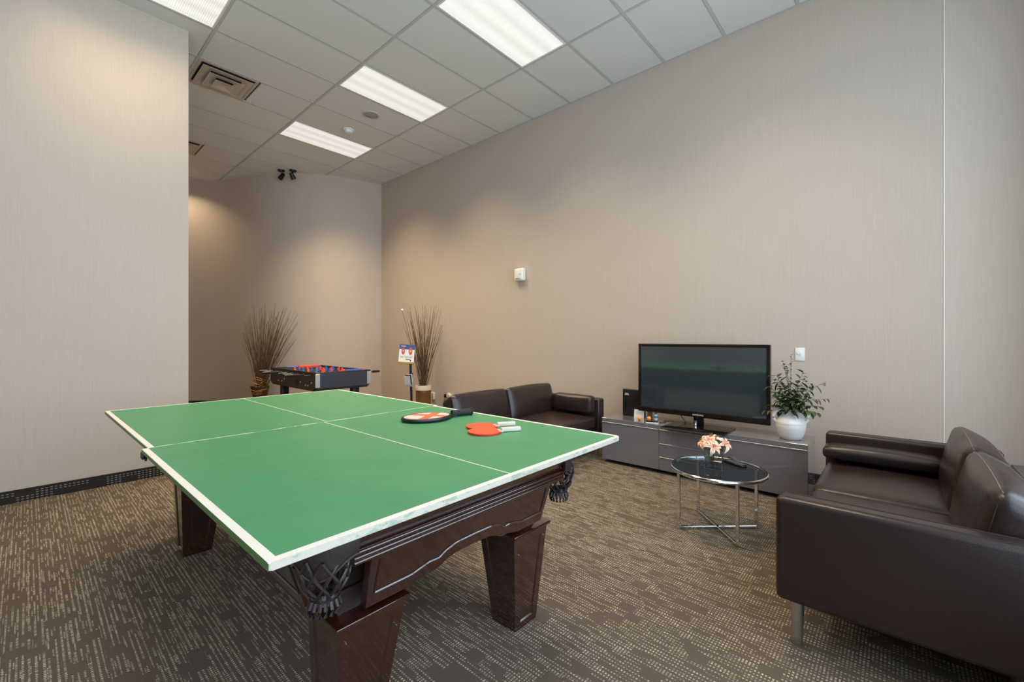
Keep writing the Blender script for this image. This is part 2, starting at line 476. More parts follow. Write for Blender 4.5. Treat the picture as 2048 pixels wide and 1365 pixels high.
def catmull(P, n=8):
    out = []
    P = [P[0]] + P + [P[-1]]
    for i in range(1, len(P) - 2):
        p0, p1, p2, p3 = [Vector((*q, 0)) for q in P[i - 1:i + 3]]
        for k in range(n):
            u = k / n
            out.append(0.5 * ((2 * p1) + (p2 - p0) * u + (2 * p0 - 5 * p1 + 4 * p2 - p3) * u * u + (3 * p1 - p0 - 3 * p2 + p3) * u ** 3))
    out.append(Vector((*P[-2], 0)))
    return out
CURVE = catmull([(4.609, 7.523), (4.05, 7.66), (3.60, 7.86), (3.33, 8.06), (3.112, 8.29), (2.92, 8.57), (2.75, 8.91), (2.60, 9.27), (2.45, 9.58), (2.26, 9.84), (2.03, 10.05), (1.6, 10.30), (1.051, 10.45)])
def ribbon(off0, off1, z0, z1):
    bm = B(); sec = []
    for i, p in enumerate(CURVE):
        d = (CURVE[min(i + 1, len(CURVE) - 1)] - CURVE[max(i - 1, 0)]).normalized()
        nrm = Vector((-d.y, d.x, 0))          # towards the room
        a, b = p + nrm * off0, p + nrm * off1
        sec.append([bm.verts.new((q.x, q.y, z)) for q, z in ((a, z0), (b, z0), (b, z1), (a, z1))])
    for q, r_ in zip(sec, sec[1:]):
        for k in range(4): bm.faces.new((q[k], q[(k + 1) % 4], r_[(k + 1) % 4], r_[k]))
    bm.faces.new(sec[0]); bm.faces.new(sec[-1][::-1])
    return bm
struct('wall_back', ribbon(0.0, -0.12, 0, CEIL + 0.06), 'wallpaper', 'gently curved beige wall behind the foosball table', smooth=True)
struct('baseboard_back', ribbon(0.014, 0.0, 0, 0.10), 'carpet_base', 'dark carpet base strip along the curved wall', smooth=True)
struct('baseboard_left', box(B(), -5.2, XL, YL - 0.013, YL, 0, 0.10, 0.003), 'carpet_base', 'dark dashed carpet base strip under the left wall')
struct('baseboard_right', box(B(), XW - 0.013, XW, -0.24, 7.5, 0, 0.10, 0.003), 'carpet_base', 'dark carpet base strip under the television wall')

# suspended ceiling: tiles and T-bars are pieces of the ceiling
ceiling = struct('ceiling', box(B(), -5.2, 5.1, -1.3, 10.8, CEIL + 0.03, CEIL + 0.08), 'slab_grey', 'suspended ceiling of large grey-white tiles')
c0, DX, y0, DY = 1.216, 1.22, 3.7237, 0.61
def cx(i): return c0 + i * DX
def ry(k): return y0 + k * DY
LIGHTS = [(1, -2), (1, 1), (1, 4), (-1, 1), (1, -5), (-1, -2)]
VENTS = [(0, 3), (0, 7)]
bm_t = B(); box(bm_t, 0.012, DX - 0.012, 0.012, DY - 0.012, 0.003, 0.02, 0.004, 1); bm_t2 = B(); box(bm_t2, 0.012, 4.609 - cx(2) - 0.012, 0.012, DY - 0.012, 0.003, 0.02, 0.004, 1)
bm_h = B(); box(bm_h, DX / 2 + .012, DX - .012, .012, DY - .012, .003, .02, .004, 1)
def mesh_of(bm, name, mat):
    bmesh.ops.recalc_face_normals(bm, faces=bm.faces)
    me = bpy.data.meshes.new(name); bm.to_mesh(me); bm.free(); me.materials.append(M[mat]); return me
T1, T2, T3 = mesh_of(bm_t, 'ceiling_tile', 'ceiling_tile'), mesh_of(bm_t2, 'ceiling_tile', 'ceiling_tile'), mesh_of(bm_h, 'ceiling_tile', 'ceiling_tile')
def wall_y(x):
    ys = [p for p in CURVE]
    return max((p.y for p in CURVE if abs(p.x - x) < 0.25), default=10.5)
for i in range(-4, 3):
    for k in range(-8, 11):
        if (i, k) in LIGHTS: continue
        ya = ry(k)
        if ya < -1.2: continue
        if i < 0 and ya + DY > YL + 0.05: 
            if ya > YL - 0.05: continue
        if ya > wall_y(min(cx(i) + 0.2, 4.5)) : continue
        me = T2 if i == 2 else (T3 if (i, k) in VENTS else T1)
        o = bpy.data.objects.new('ceiling_tile', me); C.objects.link(o); o.parent = ceiling; o.location = (cx(i), ya, CEIL)
bm_s = B(); box(bm_s, XL - cx(-1) + .004, DX - .012, .012, DY - .012, .003, .02, .004, 1); T4 = mesh_of(bm_s, 'ceiling_tile', 'ceiling_tile')
for k in range(3, 11):
    o = bpy.data.objects.new('ceiling_tile', T4); C.objects.link(o); o.parent = ceiling; o.location = (cx(-1), ry(k), CEIL)
for i in range(-5, 3):
    x = cx(i); ya, yb = -1.15, (YL if i < -0 else wall_y(x) + 0.1)
    obj('grid_bar', box(B(), x - 0.012, x + 0.012, ya, yb, CEIL - 0.001, CEIL + 0.02), 'grid_white', ceiling, smooth=False)
for k in range(-8, 11):
    y = ry(k)
    if y < -1.2 or y > 10: continue
    xa = -5.1 if y < YL else XL
    xb = 4.609 if y < 7.5 else max([p.x for p in CURVE if p.y > y], default=2) + 0.1
    obj('grid_bar', box(B(), xa, xb, y - 0.012, y + 0.012, CEIL - 0.0004, CEIL + 0.02), 'grid_white', ceiling, smooth=False)
obj('wall_angle', box(B(), XW - 0.022, XW, -0.25, 7.5, CEIL - 0.001, CEIL + 0.02), 'grid_white', ceiling, smooth=False)

# ------------------------------------------------------------------ ceiling fixtures
def troffer(i, k, label, power=1.0):
    t = thing('ceiling_light', label, 'ceiling light', (cx(i) + DX / 2, ry(k) + DY / 2, CEIL), 0, 'recessed fluorescent troffers')
    a, b = DX / 2 - 0.013, DY / 2 - 0.013
    bm = B()
    for q in ((-a, a, -b, -b + .016), (-a, a, b - .016, b), (-a, -a + .016, -b + .016, b - .016), (a - .016, a, -b + .016, b - .016)):
        box(bm, q[0], q[1], q[2], q[3], -0.004, 0.02)
    obj('frame', bm, 'trim_white', t, smooth=False)
    obj('lens', box(B(), -a + .016, a - .016, -b + .016, b - .016, 0.002, 0.006), 'prismatic_lens', t, smooth=False)
    L = bpy.data.lights.new('troffer_light', 'AREA'); L.shape = 'RECTANGLE'; L.size = 1.16; L.size_y = 0.55
    L.energy = TROFFER_W * power; L.color = TROFFER_COL; L.spread = R(TROFFER_SPREAD)
    lo = bpy.data.objects.new('troffer_light', L); C.objects.link(lo); lo.parent = t; lo.location = (0, 0, -0.003)
    return t
troffer(1, -2, 'large prismatic ceiling light panel nearest the long right wall', 0.85)
troffer(1, 1, 'middle prismatic ceiling light panel beside the small round speaker', 1.25)
troffer(1, 4, 'farthest ceiling light panel, next to the white smoke detector', 1.6)
troffer(-1, 1, 'ceiling light panel cut by the frame above the left wall', 0.42)
troffer(1, -5, 'added unseen prismatic ceiling light panel above the coffee table and sofa, over the viewer', 0.8)  # added out-of-view panel, repeats the grid to light the near floor and sofa
troffer(-1, -2, 'added unseen prismatic ceiling light panel above the left side of the table tennis table', 0.5)  # another unseen panel, added for its light on the near left side

dl = thing('ceiling_downlight', 'recessed round downlight in the alcove ceiling behind the left wall', 'downlight', (1.72, 9.72, CEIL))
obj('trim_ring', lathe(B(), [(.075, .012), (.075, -.002), (.095, -.004), (.10, 0.002)], 28), 'trim_white', dl)
obj('lamp', lathe(B(), [(0, .006), (.072, .006)], 28), 'prismatic_lens', dl)
dll = bpy.data.lights.new('downlight_lamp', 'AREA'); dll.shape = 'DISK'; dll.size = 0.13; dll.energy = 9; dll.color = (1.0, .80, .52); dll.spread = R(120)
dlo = bpy.data.objects.new('downlight_lamp', dll); C.objects.link(dlo); dlo.parent = dl; dlo.location = (0, 0, -.006)

def vent(i, k, label):
    t = thing('air_vent', label, 'air vent', (cx(i) + DX / 4, ry(k) + DY / 2, CEIL), 0, 'square ceiling diffusers')
    obj('backing', box(B(), -.29, .29, -.29, .29, 0.014, 0.018), 'vent_dark', t, smooth=False)
    h = DX / 4 - 0.013
    bm = B()
    for q in ((-h, h, -h, -h + .03), (-h, h, h - .03, h), (-h, -h + .03, -h + .03, h - .03), (h - .03, h, -h + .03, h - .03)): box(bm, *q, -0.003, 0.018)
    obj('frame', bm, 'vent_metal', t, smooth=False)
    for ro, ri, z, zi in ((0.248, 0.15, -0.022, -0.010), (0.172, 0.085, -0.044, -0.030), (0.100, 0.0, -0.066, -0.050)):
        bm = B()
        o4 = [(-ro, -ro), (ro, -ro), (ro, ro), (-ro, ro)]; ri2 = max(ri, 0.02); i4 = [(-ri2, -ri2), (ri2, -ri2), (ri2, ri2), (-ri2, ri2)]
        V = [[bm.verts.new((x, y, zz)) for x, y in q] for q, zz in ((o4, z), (i4, zi), (i4, zi + .003), (o4, z + 0.003))]
        for q in range(4):
            for a, b in ((0, 1), (1, 2), (2, 3), (3, 0)):
                bm.faces.new((V[a][q], V[a][(q + 1) % 4], V[b][(q + 1) % 4], V[b][q]))
        if ri == 0:
            box(bm, -0.02, 0.02, -0.02, 0.02, zi, zi + .003)
        obj('louver', bm, 'vent_metal', t, smooth=False)
vent(0, 3, 'square stepped ceiling air vent nearer the left wall corner')
vent(0, 7, 'ceiling air vent half hidden behind the left wall corner')

sp = thing('ceiling_speaker', 'small round grey speaker grille flush in the ceiling', 'speaker', (3.069, 5.267, CEIL + 0.003))
obj('grille', lathe(B(), [(0, -.010), (.085, -.008), (.092, -.004), (.092, 0)], 32), 'speaker_grey', sp)
obj('rim', lathe(B(), [(.090, -.012), (.105, -.010), (.108, -.004), (.108, 0), (.090, 0), (.090, -.012)], 32), 'grid_white', sp)
sd = thing('smoke_detector', 'white dome smoke detector on the ceiling between light panels', 'detector', (3.075, 5.888, CEIL + 0.003))
obj('base', lathe(B(), [(0, 0), (.075, 0), (.078, -.010), (.074, -.016), (0, -.016)][::-1], 32), 'white_plastic', sd)
obj('dome', lathe(B(), [(.058, -.014), (.056, -.030), (.045, -.043), (.02, -.048), (0, -.049)], 32), 'white_plastic', sd)
def spot(x, y, rz, label):
    t = thing('spotlight', label, 'spotlight', (x, y, CEIL), rz, 'black spotlights at the curved wall')
    obj('mount', lathe(B(), [(0, -.02), (.055, -.02), (.06, -.008), (.06, 0)], 20), 'black_plastic', t)
    obj('arm', tube(B(), [(0, 0, -.01), (0.005, 0, -.05), (0.02, 0, -.07)], .010), 'black_plastic', t)
    obj('head', cyl(B(), (0.045, 0, -.055), (-0.02, 0, -.15), .030, .042, 20), 'black_plastic', t)
spot(3.02, 8.20, R(20), 'left black spotlight where ceiling meets curved wall')
spot(3.16, 8.05, R(200), 'right black spotlight where ceiling meets curved wall')

# ------------------------------------------------------------------ wall fittings
wb = thing('wall_box', 'white square box mounted high on the long right wall', 'wall box', (XW, 3.935, 2.17))
obj('housing', cushion(B(), .075, .165, .175, .022, (.008, 0, 0), 8, (-.0375, 0, 0)), 'white_plastic', wb)
obj('slot', box(B(), -.083, -.07, -.03, .04, -.062, -.052, .002), 'print_grey', wb)
obj('indicator', cyl(B(), (-.086, -.045, 0), (-.076, -.045, 0), .005, n=10), 'bottle_blue', wb)
sw = thing('wall_switch', 'white wall switch plate above the green plant', 'switch', (XW, 0.660, 1.145))
obj('plate', box(B(), -.007, 0, -.036, .036, -.058, .058, .003), 'white_plastic', sw)
obj('dial', cyl(B(), (-.016, .008, .014), (-.006, .008, .014), .014, n=20), 'paper_white', sw)
ol = thing('wall_outlet', 'white slotted outlet plate beside the brown jar', 'outlet', (XW, 5.90, 0.31))
obj('plate', box(B(), -.03, 0, -.045, .045, -.060, .060, .004), 'white_plastic', ol)
for z in (-.03, -.01, .012, .034): obj('slot', box(B(), -.033, -.029, -.03, .02, z - .004, z + .004), 'print_grey', ol, smooth=False)
pg = thing('power_adapter', 'black and white plug adapter with yellow label on the wall', 'adapter', (XW, 5.50, 0.345))
obj('plate', box(B(), -.006, 0, -.04, .04, -.045, .045, .002), 'white_plastic', pg)
obj('plug', box(B(), -.06, -.006, .01, .055, -.03, .025, .006), 'black_plastic', pg)
obj('adapter', box(B(), -.05, -.006, -.10, .005, -.022, .025, .006), 'white_plastic', pg)
obj('label_band', box(B(), -.052, -.049, -.07, -.025, -.022, .025), 'yellow_tag', pg, smooth=False)
obj('cord', tube(B(), [(-.03, .05, -.02), (-.04, .07, -.08), (-.03, .09, -.18), (-.03, .08, -.335)], .004), 'black_plastic', pg)

# ------------------------------------------------------------------ pool table
PX, PY = 1.09, 2.262
HX, HY = 0.62, 1.165
RT = 0.8158
pool = thing('pool_table', 'dark mahogany pool table with leather pockets under the green tops', 'pool table', (PX, PY, 0))
obj('cabinet', box(B(), -.46, .46, -1.0, 1.0, .50, .80), 'dark_wood', pool, smooth=False)
obj('playing_bed', box(B(), -.52, .52, -1.06, 1.06, .76, .80), 'dark_wood', pool, smooth=False)
prof = [(-.13, RT), (-.012, RT), (-.003, RT - .006), (0, RT - .02), (0, .748), (-.004, .738), (-.016, .720), (-.020, .706), (-.020, .664), (-.13, .664)]
def side_poly(sgn, h): return [(sgn * (h + o), z) for o, z in prof]
def along(axis, sgn, h, a0, a1):
    """rail with three bead mouldings along one side of the table"""
    r = obj('rail', prism(B(), side_poly(sgn, h), axis, a0, a1), 'mahogany', pool, ang=40)
    for z in (.699, .685, .672):
        p = sgn * (h - .015)
        f = (lambda a: (a, p, z)) if axis == 'x' else (lambda a: (p, a, z))
        obj('moulding', cyl(B(), f(a0), f(a1), .0070, n=14), 'mahogany', r)
along('x', -1, HY, -.494, .494); along('x', 1, HY, -.494, .494)
along('y', -1, HX, -1.04, 1.04); along('y', 1, HX, -1.04, 1.04)
def ap_bot(x, L):
    a = abs(x)
    if L < .6: pts = [(0, .536), (.09, .534), (.135, .520), (.16, .503), (.20, .505), (.235, .497), (.27, .488), (.6, .488)]
    else: pts = [(0, .520), (.35, .518), (.48, .505), (.52, .49), (.60, .492), (.66, .486), (2, .486)]
    for (a0, z0), (a1, z1) in zip(pts, pts[1:]):
        if a0 <= a <= a1: return z0 + (z1 - z0) * (a - a0) / (a1 - a0)
    return .488
def apron(axis, sgn, h, L):
    n = 40; bm = B(); ring = []
    for k in range(n + 1):
        a = -L + 2 * L * k / n
        zb = ap_bot(a, L); slope = .30
        o = lambda z: sgn * (h - .030 - (.665 - z) * slope)
        sh = lambda z: a * (1 - (.665 - z) * .12)
        P = [(o(.665), .665, a), (o(zb), zb, sh(zb)), (o(zb) - sgn * .03, zb, sh(zb)), (o(.665) - sgn * .03, .665, a)]
        ring.append([bm.verts.new((q[2], q[0], q[1]) if axis == 'x' else (q[0], q[2], q[1])) for q in P])
    for a, b in zip(ring, ring[1:]):
        for q in range(4): bm.faces.new((a[q], a[(q + 1) % 4], b[(q + 1) % 4], b[q]))
    bm.faces.new(ring[0]); bm.faces.new(ring[-1][::-1])
    A = obj('apron', bm, 'mahogany', pool)
    pts = []
    for k in range(61):
        a = -(L - .03) + 2 * (L - .03) * k / 60; zb = ap_bot(a, L) + .044
        p = sgn * (h - .030 - (.665 - zb) * .30 + .001)
        pts.append((a, p, zb) if axis == 'x' else (p, a, zb))
    obj('apron_bead', tube(B(), pts, .0042, 6), 'mahogany', A)
    for e in (-1, 1):
        a = e * (L - .03); q = []
        for z in (.535, .645):
            p = sgn * (h - .030 - (.665 - z) * .30 + .001); q.append((a, p, z) if axis == 'x' else (p, a, z))
        obj('apron_bead', tube(B(), q, .003, 6), 'dark_wood', A)
apron('x', -1, HY, .43); apron('x', 1, HY, .43); apron('y', -1, HX, .96); apron('y', 1, HX, .96)

def leg(sx, sy):
    bm = B()
    xt0, xt1, xb0, xb1 = .268, .492, .335, .478
    yt1, yt0, yb1, yb0 = 1.062, .850, 1.010, .872
    top = [(xt0, yt0), (xt1, yt0), (xt1, yt1), (xt0, yt1)]; bot = [(xb0, yb0), (xb1, yb0), (xb1, yb1), (xb0, yb1)]
    Vt = [bm.verts.new((sx * x, sy * y, .445)) for x, y in top]; Vb = [bm.verts.new((sx * x, sy * y, 0.0)) for x, y in bot]
    fs = [bm.faces.new((Vb[i], Vb[(i + 1) % 4], Vt[(i + 1) % 4], Vt[i])) for i in range(4)]
    bm.faces.new(Vt); bm.faces.new(Vb[::-1])
    bmesh.ops.recalc_face_normals(bm, faces=bm.faces)
    ret = bmesh.ops.inset_individual(bm, faces=fs, thickness=.034, depth=0, use_even_offset=True)
    ret = bmesh.ops.inset_individual(bm, faces=fs, thickness=.005, depth=-.005, use_even_offset=True)
    l_ = obj('leg', bm, 'mahogany', pool, smooth=False)
    cp = B(); box(cp, sx * (xt0 - .012), sx * (xt1 + .014), sy * (yt0 - .01), sy * (yt1 + .014), .445, .461, .005, 2); obj('leg_cap', cp, 'mahogany', l_)
    blk = B(); box(blk, sx * (xt0 + .03), sx * (xt1 - .02), sy * (yt0 + .02), sy * (yt1 - .05), .461, .53); obj('leg_block', blk, 'dark_wood', l_, smooth=False)
    # brass screw heads seen as tiny glints
    for zz, xx in ((.37, .30), (.40, .47)): obj('screw', cyl(B(), (sx * xx, sy * (yt1 - .006), zz), (sx * xx, sy * (yt1 + .000), zz), .0022, n=8), 'brushed_steel', l_)
for sx in (-1, 1):
    for sy in (-1, 1): leg(sx, sy)

def pocket(sx, sy):
    r = .126; ccx, ccy = sx * .494, sy * (HY - .126)
    n = 24; bm = B(); rows = []
    for k in range(n + 1):
        u = k / n; th = -0.06 + u * (PI / 2 + .12)
        dx, dy = sx * math.sin(th), sy * math.cos(th)
        w = math.sin(PI * u)
        zb = .706 - .050 * w ** 1.6 + .006 * math.sin(3 * PI * u) * (1 if w < .8 else .5)
        col = []
        for z, ro in ((RT - .001, r), (.76, r + .004), (zb + .02, r + .006), (zb, r + .002), (zb, r - .010), (.76, r - .008), (RT - .001, r - .010)):
            col.append(bm.verts.new((ccx + dx * ro, ccy + dy * ro, z)))
        rows.append(col)
    for a, b in zip(rows, rows[1:]):
        for q in range(7): bm.faces.new((a[q], a[(q + 1) % 7], b[(q + 1) % 7], b[q]))
    bm.faces.new(rows[0]); bm.faces.new(rows[-1][::-1])
    sh = obj('pocket_shield', bm, 'pocket_leather', pool, ang=60)
    # piping along the lower lip
    pts = [((a[3].co if False else None)) for a in []]
    edge = []
    for k in range(n + 1):
        u = k / n; th = -0.06 + u * (PI / 2 + .12); w = math.sin(PI * u)
        zb = .706 - .050 * w ** 1.6 + .006 * math.sin(3 * PI * u) * (1 if w < .8 else .5)
        edge.append((ccx + sx * math.sin(th) * (r + .003), ccy + sy * math.cos(th) * (r + .003), zb))
    obj('piping', tube(B(), edge, .0035, 6), 'pocket_leather', sh)
    nx, ny = ccx + sx * .052, ccy + sy * .052
    bm = B(); N = 9
    for k in range(N):
        for sg in (-1, 1):
            pts = []
            for j in range(9):
                u = j / 8; a = 2 * PI * k / N + sg * u * 1.15
                rr = .064 * (1 - u) ** .55 * .55 + .064 * .45 + .010 * math.sin(PI * u)
                if u > .8: rr = .033 + (1 - u) * .06
                pts.append((nx + rr * math.cos(a), ny + rr * math.sin(a), .705 - .115 * u))
            tube(bm, pts, .0048, 5)
    ne = obj('pocket_net', bm, 'pocket_leather', pool); ne['kind'] = 'stuff'
    fr = B()
    lathe(fr, [(.030, .602), (.036, .592), (.034, .584), (.037, .575)], 20, nx, ny)
    for k in range(16):
        a = 2 * PI * k / 16
        tube(fr, [(nx + .034 * math.cos(a), ny + .034 * math.sin(a), .584), (nx + .041 * math.cos(a), ny + .041 * math.sin(a), .566), (nx + .038 * math.cos(a), ny + .038 * math.sin(a), .548)], .006, 5)
    obj('pocket_fringe', fr, 'pocket_leather', pool)['kind'] = 'stuff'
for sx in (-1, 1):
    for sy in (-1, 1): pocket(sx, sy)

# ------------------------------------------------------------------ the two table tennis halves lying on the pool table
def half_top(cx_, cy_, rz, label, ra, rb):
    hx, hy = 0.760, 0.686; bm = B(); pts = []; zoff = 0.0
    for sg, r, a0 in ((1, ra, 0), (-1, rb, PI / 2)):
        for k in range(6): a = a0 + k / 5 * PI / 2; pts.append((sg * (hx - r) + r * math.cos(a), hy - r + r * math.sin(a)))
    pts += [(-hx, -hy), (hx, -hy)]
    prism(bm, pts, 'z', 0, .018)
    bmesh.ops.bevel(bm, geom=[e for e in bm.edges if abs(e.verts[0].co.z - e.verts[1].co.z) < 1e-6], offset=.0018, segments=1, affect='EDGES')
    o = obj('table_tennis_half', bm, 'table_tennis_paint', None, (cx_, cy_, RT + .0002 + zoff), (0, 0, rz), smooth=False)
    return tag(o, label, 'table tennis top', 'table tennis table halves')
half_top(1.081, 1.645, PI + .008, 'near half of the green table tennis top with white borders', .006, .030)
half_top(1.091, 3.018, .008, 'far half of the green table tennis top with white borders', .012, .006)
def clamp(x, y, sgn, mat, label):
    t = thing('net_clamp', label, 'clamp', (x, y, RT), 0, 'net clamps at the middle of the table tennis top')
    obj('jaw', box(B(), -.02, .035, -.03, .03, -.014, -.001, .004), mat, t)
    bm = B(); box(bm, -.022, -.008, -.028, .028, -.04, -.002, .004); obj('bracket', bm, mat, t)
    obj('screw', cyl(B(), (.0, .0, -.055), (.0, .0, -.014), .006, n=10), mat, t)
    t.scale = (sgn * .7, .7, .7)
clamp(.332, 2.345, 1, 'black_plastic', 'black net clamp hanging from the left edge of the table')
clamp(1.852, 2.315, -1, 'brass', 'small yellow net clamp on the right edge of the table')

# bats, racket, balls
def bat(p0, p1, z, label):
    p0, p1 = Vector(p0), Vector(p1); d = p1 - p0
    t = thing('table_tennis_bat', label, 'bat', (p0.x, p0.y, z), math.atan2(d.y, d.x), 'red table tennis bats')
    L = d.length; k_ = L / .255
    out = []
    for k in range(33):
        a = R(28) + (2 * PI - R(56)) * k / 32
        out.append((.080 - .0 + .080 * math.cos(a), .076 * math.sin(a)))
    out = [(x * k_, y * k_) for x, y in out]
    obj('blade', prism(B(), out, 'z', .002, .008), 'red_edge', t)
    flat = [(x * 0.985 + .001, y * .985) for x, y in out if x < .148 * k_]
    obj('rubber', prism(B(), flat, 'z', .008, .0105), 'red_rubber', t)
    obj('rubber', prism(B(), flat, 'z', 0.0, .002), 'red_edge', t)
    neck = [(.142 * k_, -.040), (.158 * k_, -.020), (.170 * k_, -.013), (.170 * k_, .013), (.158 * k_, .020), (.142 * k_, .040)]
    obj('neck', prism(B(), neck, 'z', .0022, .0082), 'bat_wood', t)
    bm = B(); box(bm, .158 * k_, L, -.0135, .0135, .000, .022, .006, 3); h = obj('handle', bm, 'bat_wood', t)
    obj('stripe', box(B(), .165 * k_, L - .004, -.0015, .0015, .0218, .0226), 'print_grey', h, smooth=False)
TT = RT + .0184
bat((1.475, 1.624), (1.703, 1.499), TT, 'red table tennis bat partly under its twin, farther from the viewer')
bat((1.400, 1.530), (1.622, 1.392), TT + .0005, 'red table tennis bat nearest the viewer with pale handle')
rk = thing('beach_racket', 'orange and white oval racket with black grip on the green table', 'racket', (1.363 + .128, 1.985 - .02, TT), math.atan2(-.109, .405))
rim = [(.135 * math.cos(2 * PI * k / 48), .098 * math.sin(2 * PI * k / 48)) for k in range(48)]
def taper(x, y): return (x, y * (1 - .22 * max(0, x / .135) ** 2))
obj('face', prism(B(), [taper(x * .985, y * .985) for x, y in rim], 'z', .006, .0225), 'racket_face', rk)
bm = B(); tube(bm, [(*taper(x, y), .0125) for x, y in rim], .0115, 8, closed=True); obj('rim', bm, 'black_plastic', rk)
obj('throat', prism(B(), [(.115, -.040), (.150, -.019), (.175, -.016), (.175, .016), (.150, .019), (.115, .040)], 'z', .004, .021), 'black_plastic', rk)
bm = B(); pts = [(.150 + .128 * k / 26, 0, .0205) for k in range(27)]
tube(bm, pts, lambda u: .0185 + .0012 * (int(u * 26) % 2) + (.003 if u > .95 else 0), 14); obj('grip', bm, 'black_rubber', rk)

# ------------------------------------------------------------------ sofas
def sofa(label, loc, rz):
    """local: front is +y, width along x"""
    t = thing('sofa', label, 'sofa', (*loc, 0), rz, 'dark brown leather sofas')
    W, F, K = .895, .42, -.43
    lw = 'brown_leather'
    obj('base', box(B(), -W + .115, W - .115, K + .02, F - .045, .185, .30, .012, 3), lw, t)
    for sg in (-1, 1):
        bm = B(); box(bm, sg * (W - .118), sg * W, K, F, .19, .622, .022, 4)
        a = obj('arm', bm, lw, t)
        for off in (.028, .090):
            xx = sg * (W - off)
            obj('stitching', tube(B(), [(xx, K + .03, .6215), (xx, F - .03, .6215)], .0028, 6), 'brown_leather', a)
        obj('stitching', tube(B(), [(sg * W - sg * .03, F + .0005, .22), (sg * W - sg * .03, F + .0005, .60)], .0022, 6), 'brown_leather', a)
    obj('back', box(B(), -W + .118, W - .118, K, K + .10, .19, .60, .02, 3), lw, t)
    sw_ = (2 * W - .236) / 2
    for sg in (-1, 1):
        x = sg * sw_ / 2
        c = obj('seat_cushion', cushion(B(), sw_ - .004, .68, .145, .035, (0, .012, .018), 14, (x, F - .36, .365), .007, sg * 3 + 5), lw, t, ang=80)
        # back cushion: leaning block with a chamfered top
        bm = B(); cushion(bm, sw_ - .004, .17, .36, .045, (0, .030, .018), 14, (0, 0, 0), .006, sg * 2 + 9)
        m = Matrix.Translation((x, K + .175, .575)) @ Matrix.Rotation(R(-10), 4, 'X')
        for v in bm.verts:
            if v.co.z > 0: v.co.z += .30 * (v.co.y - .06) * (v.co.z / .18)
        bm.transform(Matrix.Rotation(R(12), 4, 'X')); bm.transform(Matrix.Translation((x, K + .165, .572)))
        bc = obj('back_cushion', bm, lw, t, ang=80)
        for yy, zz in ((.062, .166), (-.062, .166)):
            pts = []
            for k in range(15):
                u = -1 + 2 * k / 14
                q = Matrix.Rotation(R(12), 3, 'X') @ Vector((0, yy * (1 if abs(u) < .97 else .98), zz + .012 * (1 - u * u) + .30 * (yy - .06) * .93))
                pts.append((x + u * (sw_ / 2 - .03), q.y + K + .165, q.z + .572 + .004))
            obj('piping', tube(B(), pts, .0032, 6), 'stitch', bc)
        obj('piping', tube(B(), [(x + sg * (sw_ / 2 - .012), K + .165 + (Matrix.Rotation(R(12), 3, 'X') @ Vector((0, .07, zz))).y, .572 + (Matrix.Rotation(R(12), 3, 'X') @ Vector((0, .07, zz))).z) for zz in (-.15, -.05, .05, .13)], .004, 6), lw, bc)
    for lx, ly in ((-1, 1), (1, 1), (-1, -1), (1, -1)):
        x, y = lx * (W - .06), (F - .07 if ly > 0 else K + .07)
        bm = B(); cyl(bm, (x, y, 0.0), (x, y, .192), .020, .025, 20); obj('leg', bm, 'brushed_steel', t)
    return t
S1 = (3.005, -.03); S2 = (3.39, 2.865)
sofa('dark brown leather sofa cut by the frame, beside the wall pier', S1, 0)
sofa('dark brown leather sofa behind the table tennis table, facing the viewer', S2, PI)
c1 = obj('arm_cushion', cushion(B(), .17, .60, .085, .036, (0, 0, .014), 12, (0, 0, 0), .004, 4), 'brown_leather', None, (3.005 + .895 - .118 - .092, -.03 + .120, .516), (0, R(-3), 0), ang=80)
tag(c1, 'flat leather arm cushion lying on the sofa beside the pier', 'cushion', 'loose leather cushions')
c2 = obj('arm_cushion', cushion(B(), .12, .50, .19, .035, (.018, 0, .004), 12, (0, 0, 0), .004, 8), 'brown_leather', None, (4.284 - .118 - .084, 2.715, .566), (0, 0, 0), ang=80)
tag(c2, 'upright leather cushion against the arm of the sofa facing the viewer', 'cushion', 'loose leather cushions')

# ------------------------------------------------------------------ TV bench
SX, SY0, SY1, SH = 4.0165, .524, 2.312, .4624
DEP = .41
st = thing('tv_bench', 'long low grey gloss bench with doors and drawers under the television', 'tv bench', (SX, SY0, 0), R(.45))
WID = SY1 - SY0
obj('top', box(B(), 0, DEP, 0, WID, SH - .040, SH, .002, 1), 'grey_gloss', st)
bm = B(); box(bm, .004, DEP, 0, .018, .035, SH - .04); obj('side_panel', bm, 'grey_gloss', st, smooth=False)
obj('side_panel', box(B(), .004, DEP, WID - .018, WID, .035, SH - .04), 'grey_gloss', st, smooth=False)
obj('back_panel', box(B(), DEP - .012, DEP, .018, WID - .018, .035, SH - .04), 'grey_satin', st, smooth=False)
obj('bottom_panel', box(B(), .02, DEP - .012, .018, WID - .018, .035, .053), 'grey_satin', st, smooth=False)
s1, s2 = 1.152 - SY0, 1.702 - SY0
def front(name, ya, yb, za, zb):
    d = obj(name, box(B(), 0, .018, ya + .0015, yb - .0015, za + .0015, zb - .006, .001, 1), 'grey_gloss', st)
    obj('handle', box(B(), -.006, .016, ya + .002, yb - .002, zb - .006, zb - .001, .0008, 1), 'aluminium', d)
front('door', 0, s1, .035, SH - .040); front('door', s2, WID, .035, SH - .040)
for za, zb in ((.290, SH - .040), (.162, .290), (.035, .162)): front('drawer', s1, s2, za, zb)
for yy in (.08, s1, s2, WID - .08):
    for xx in (.09, DEP - .06): obj('foot', cyl(B(), (xx, yy, 0), (xx, yy, .035), .022, n=14), 'black_plastic', st)

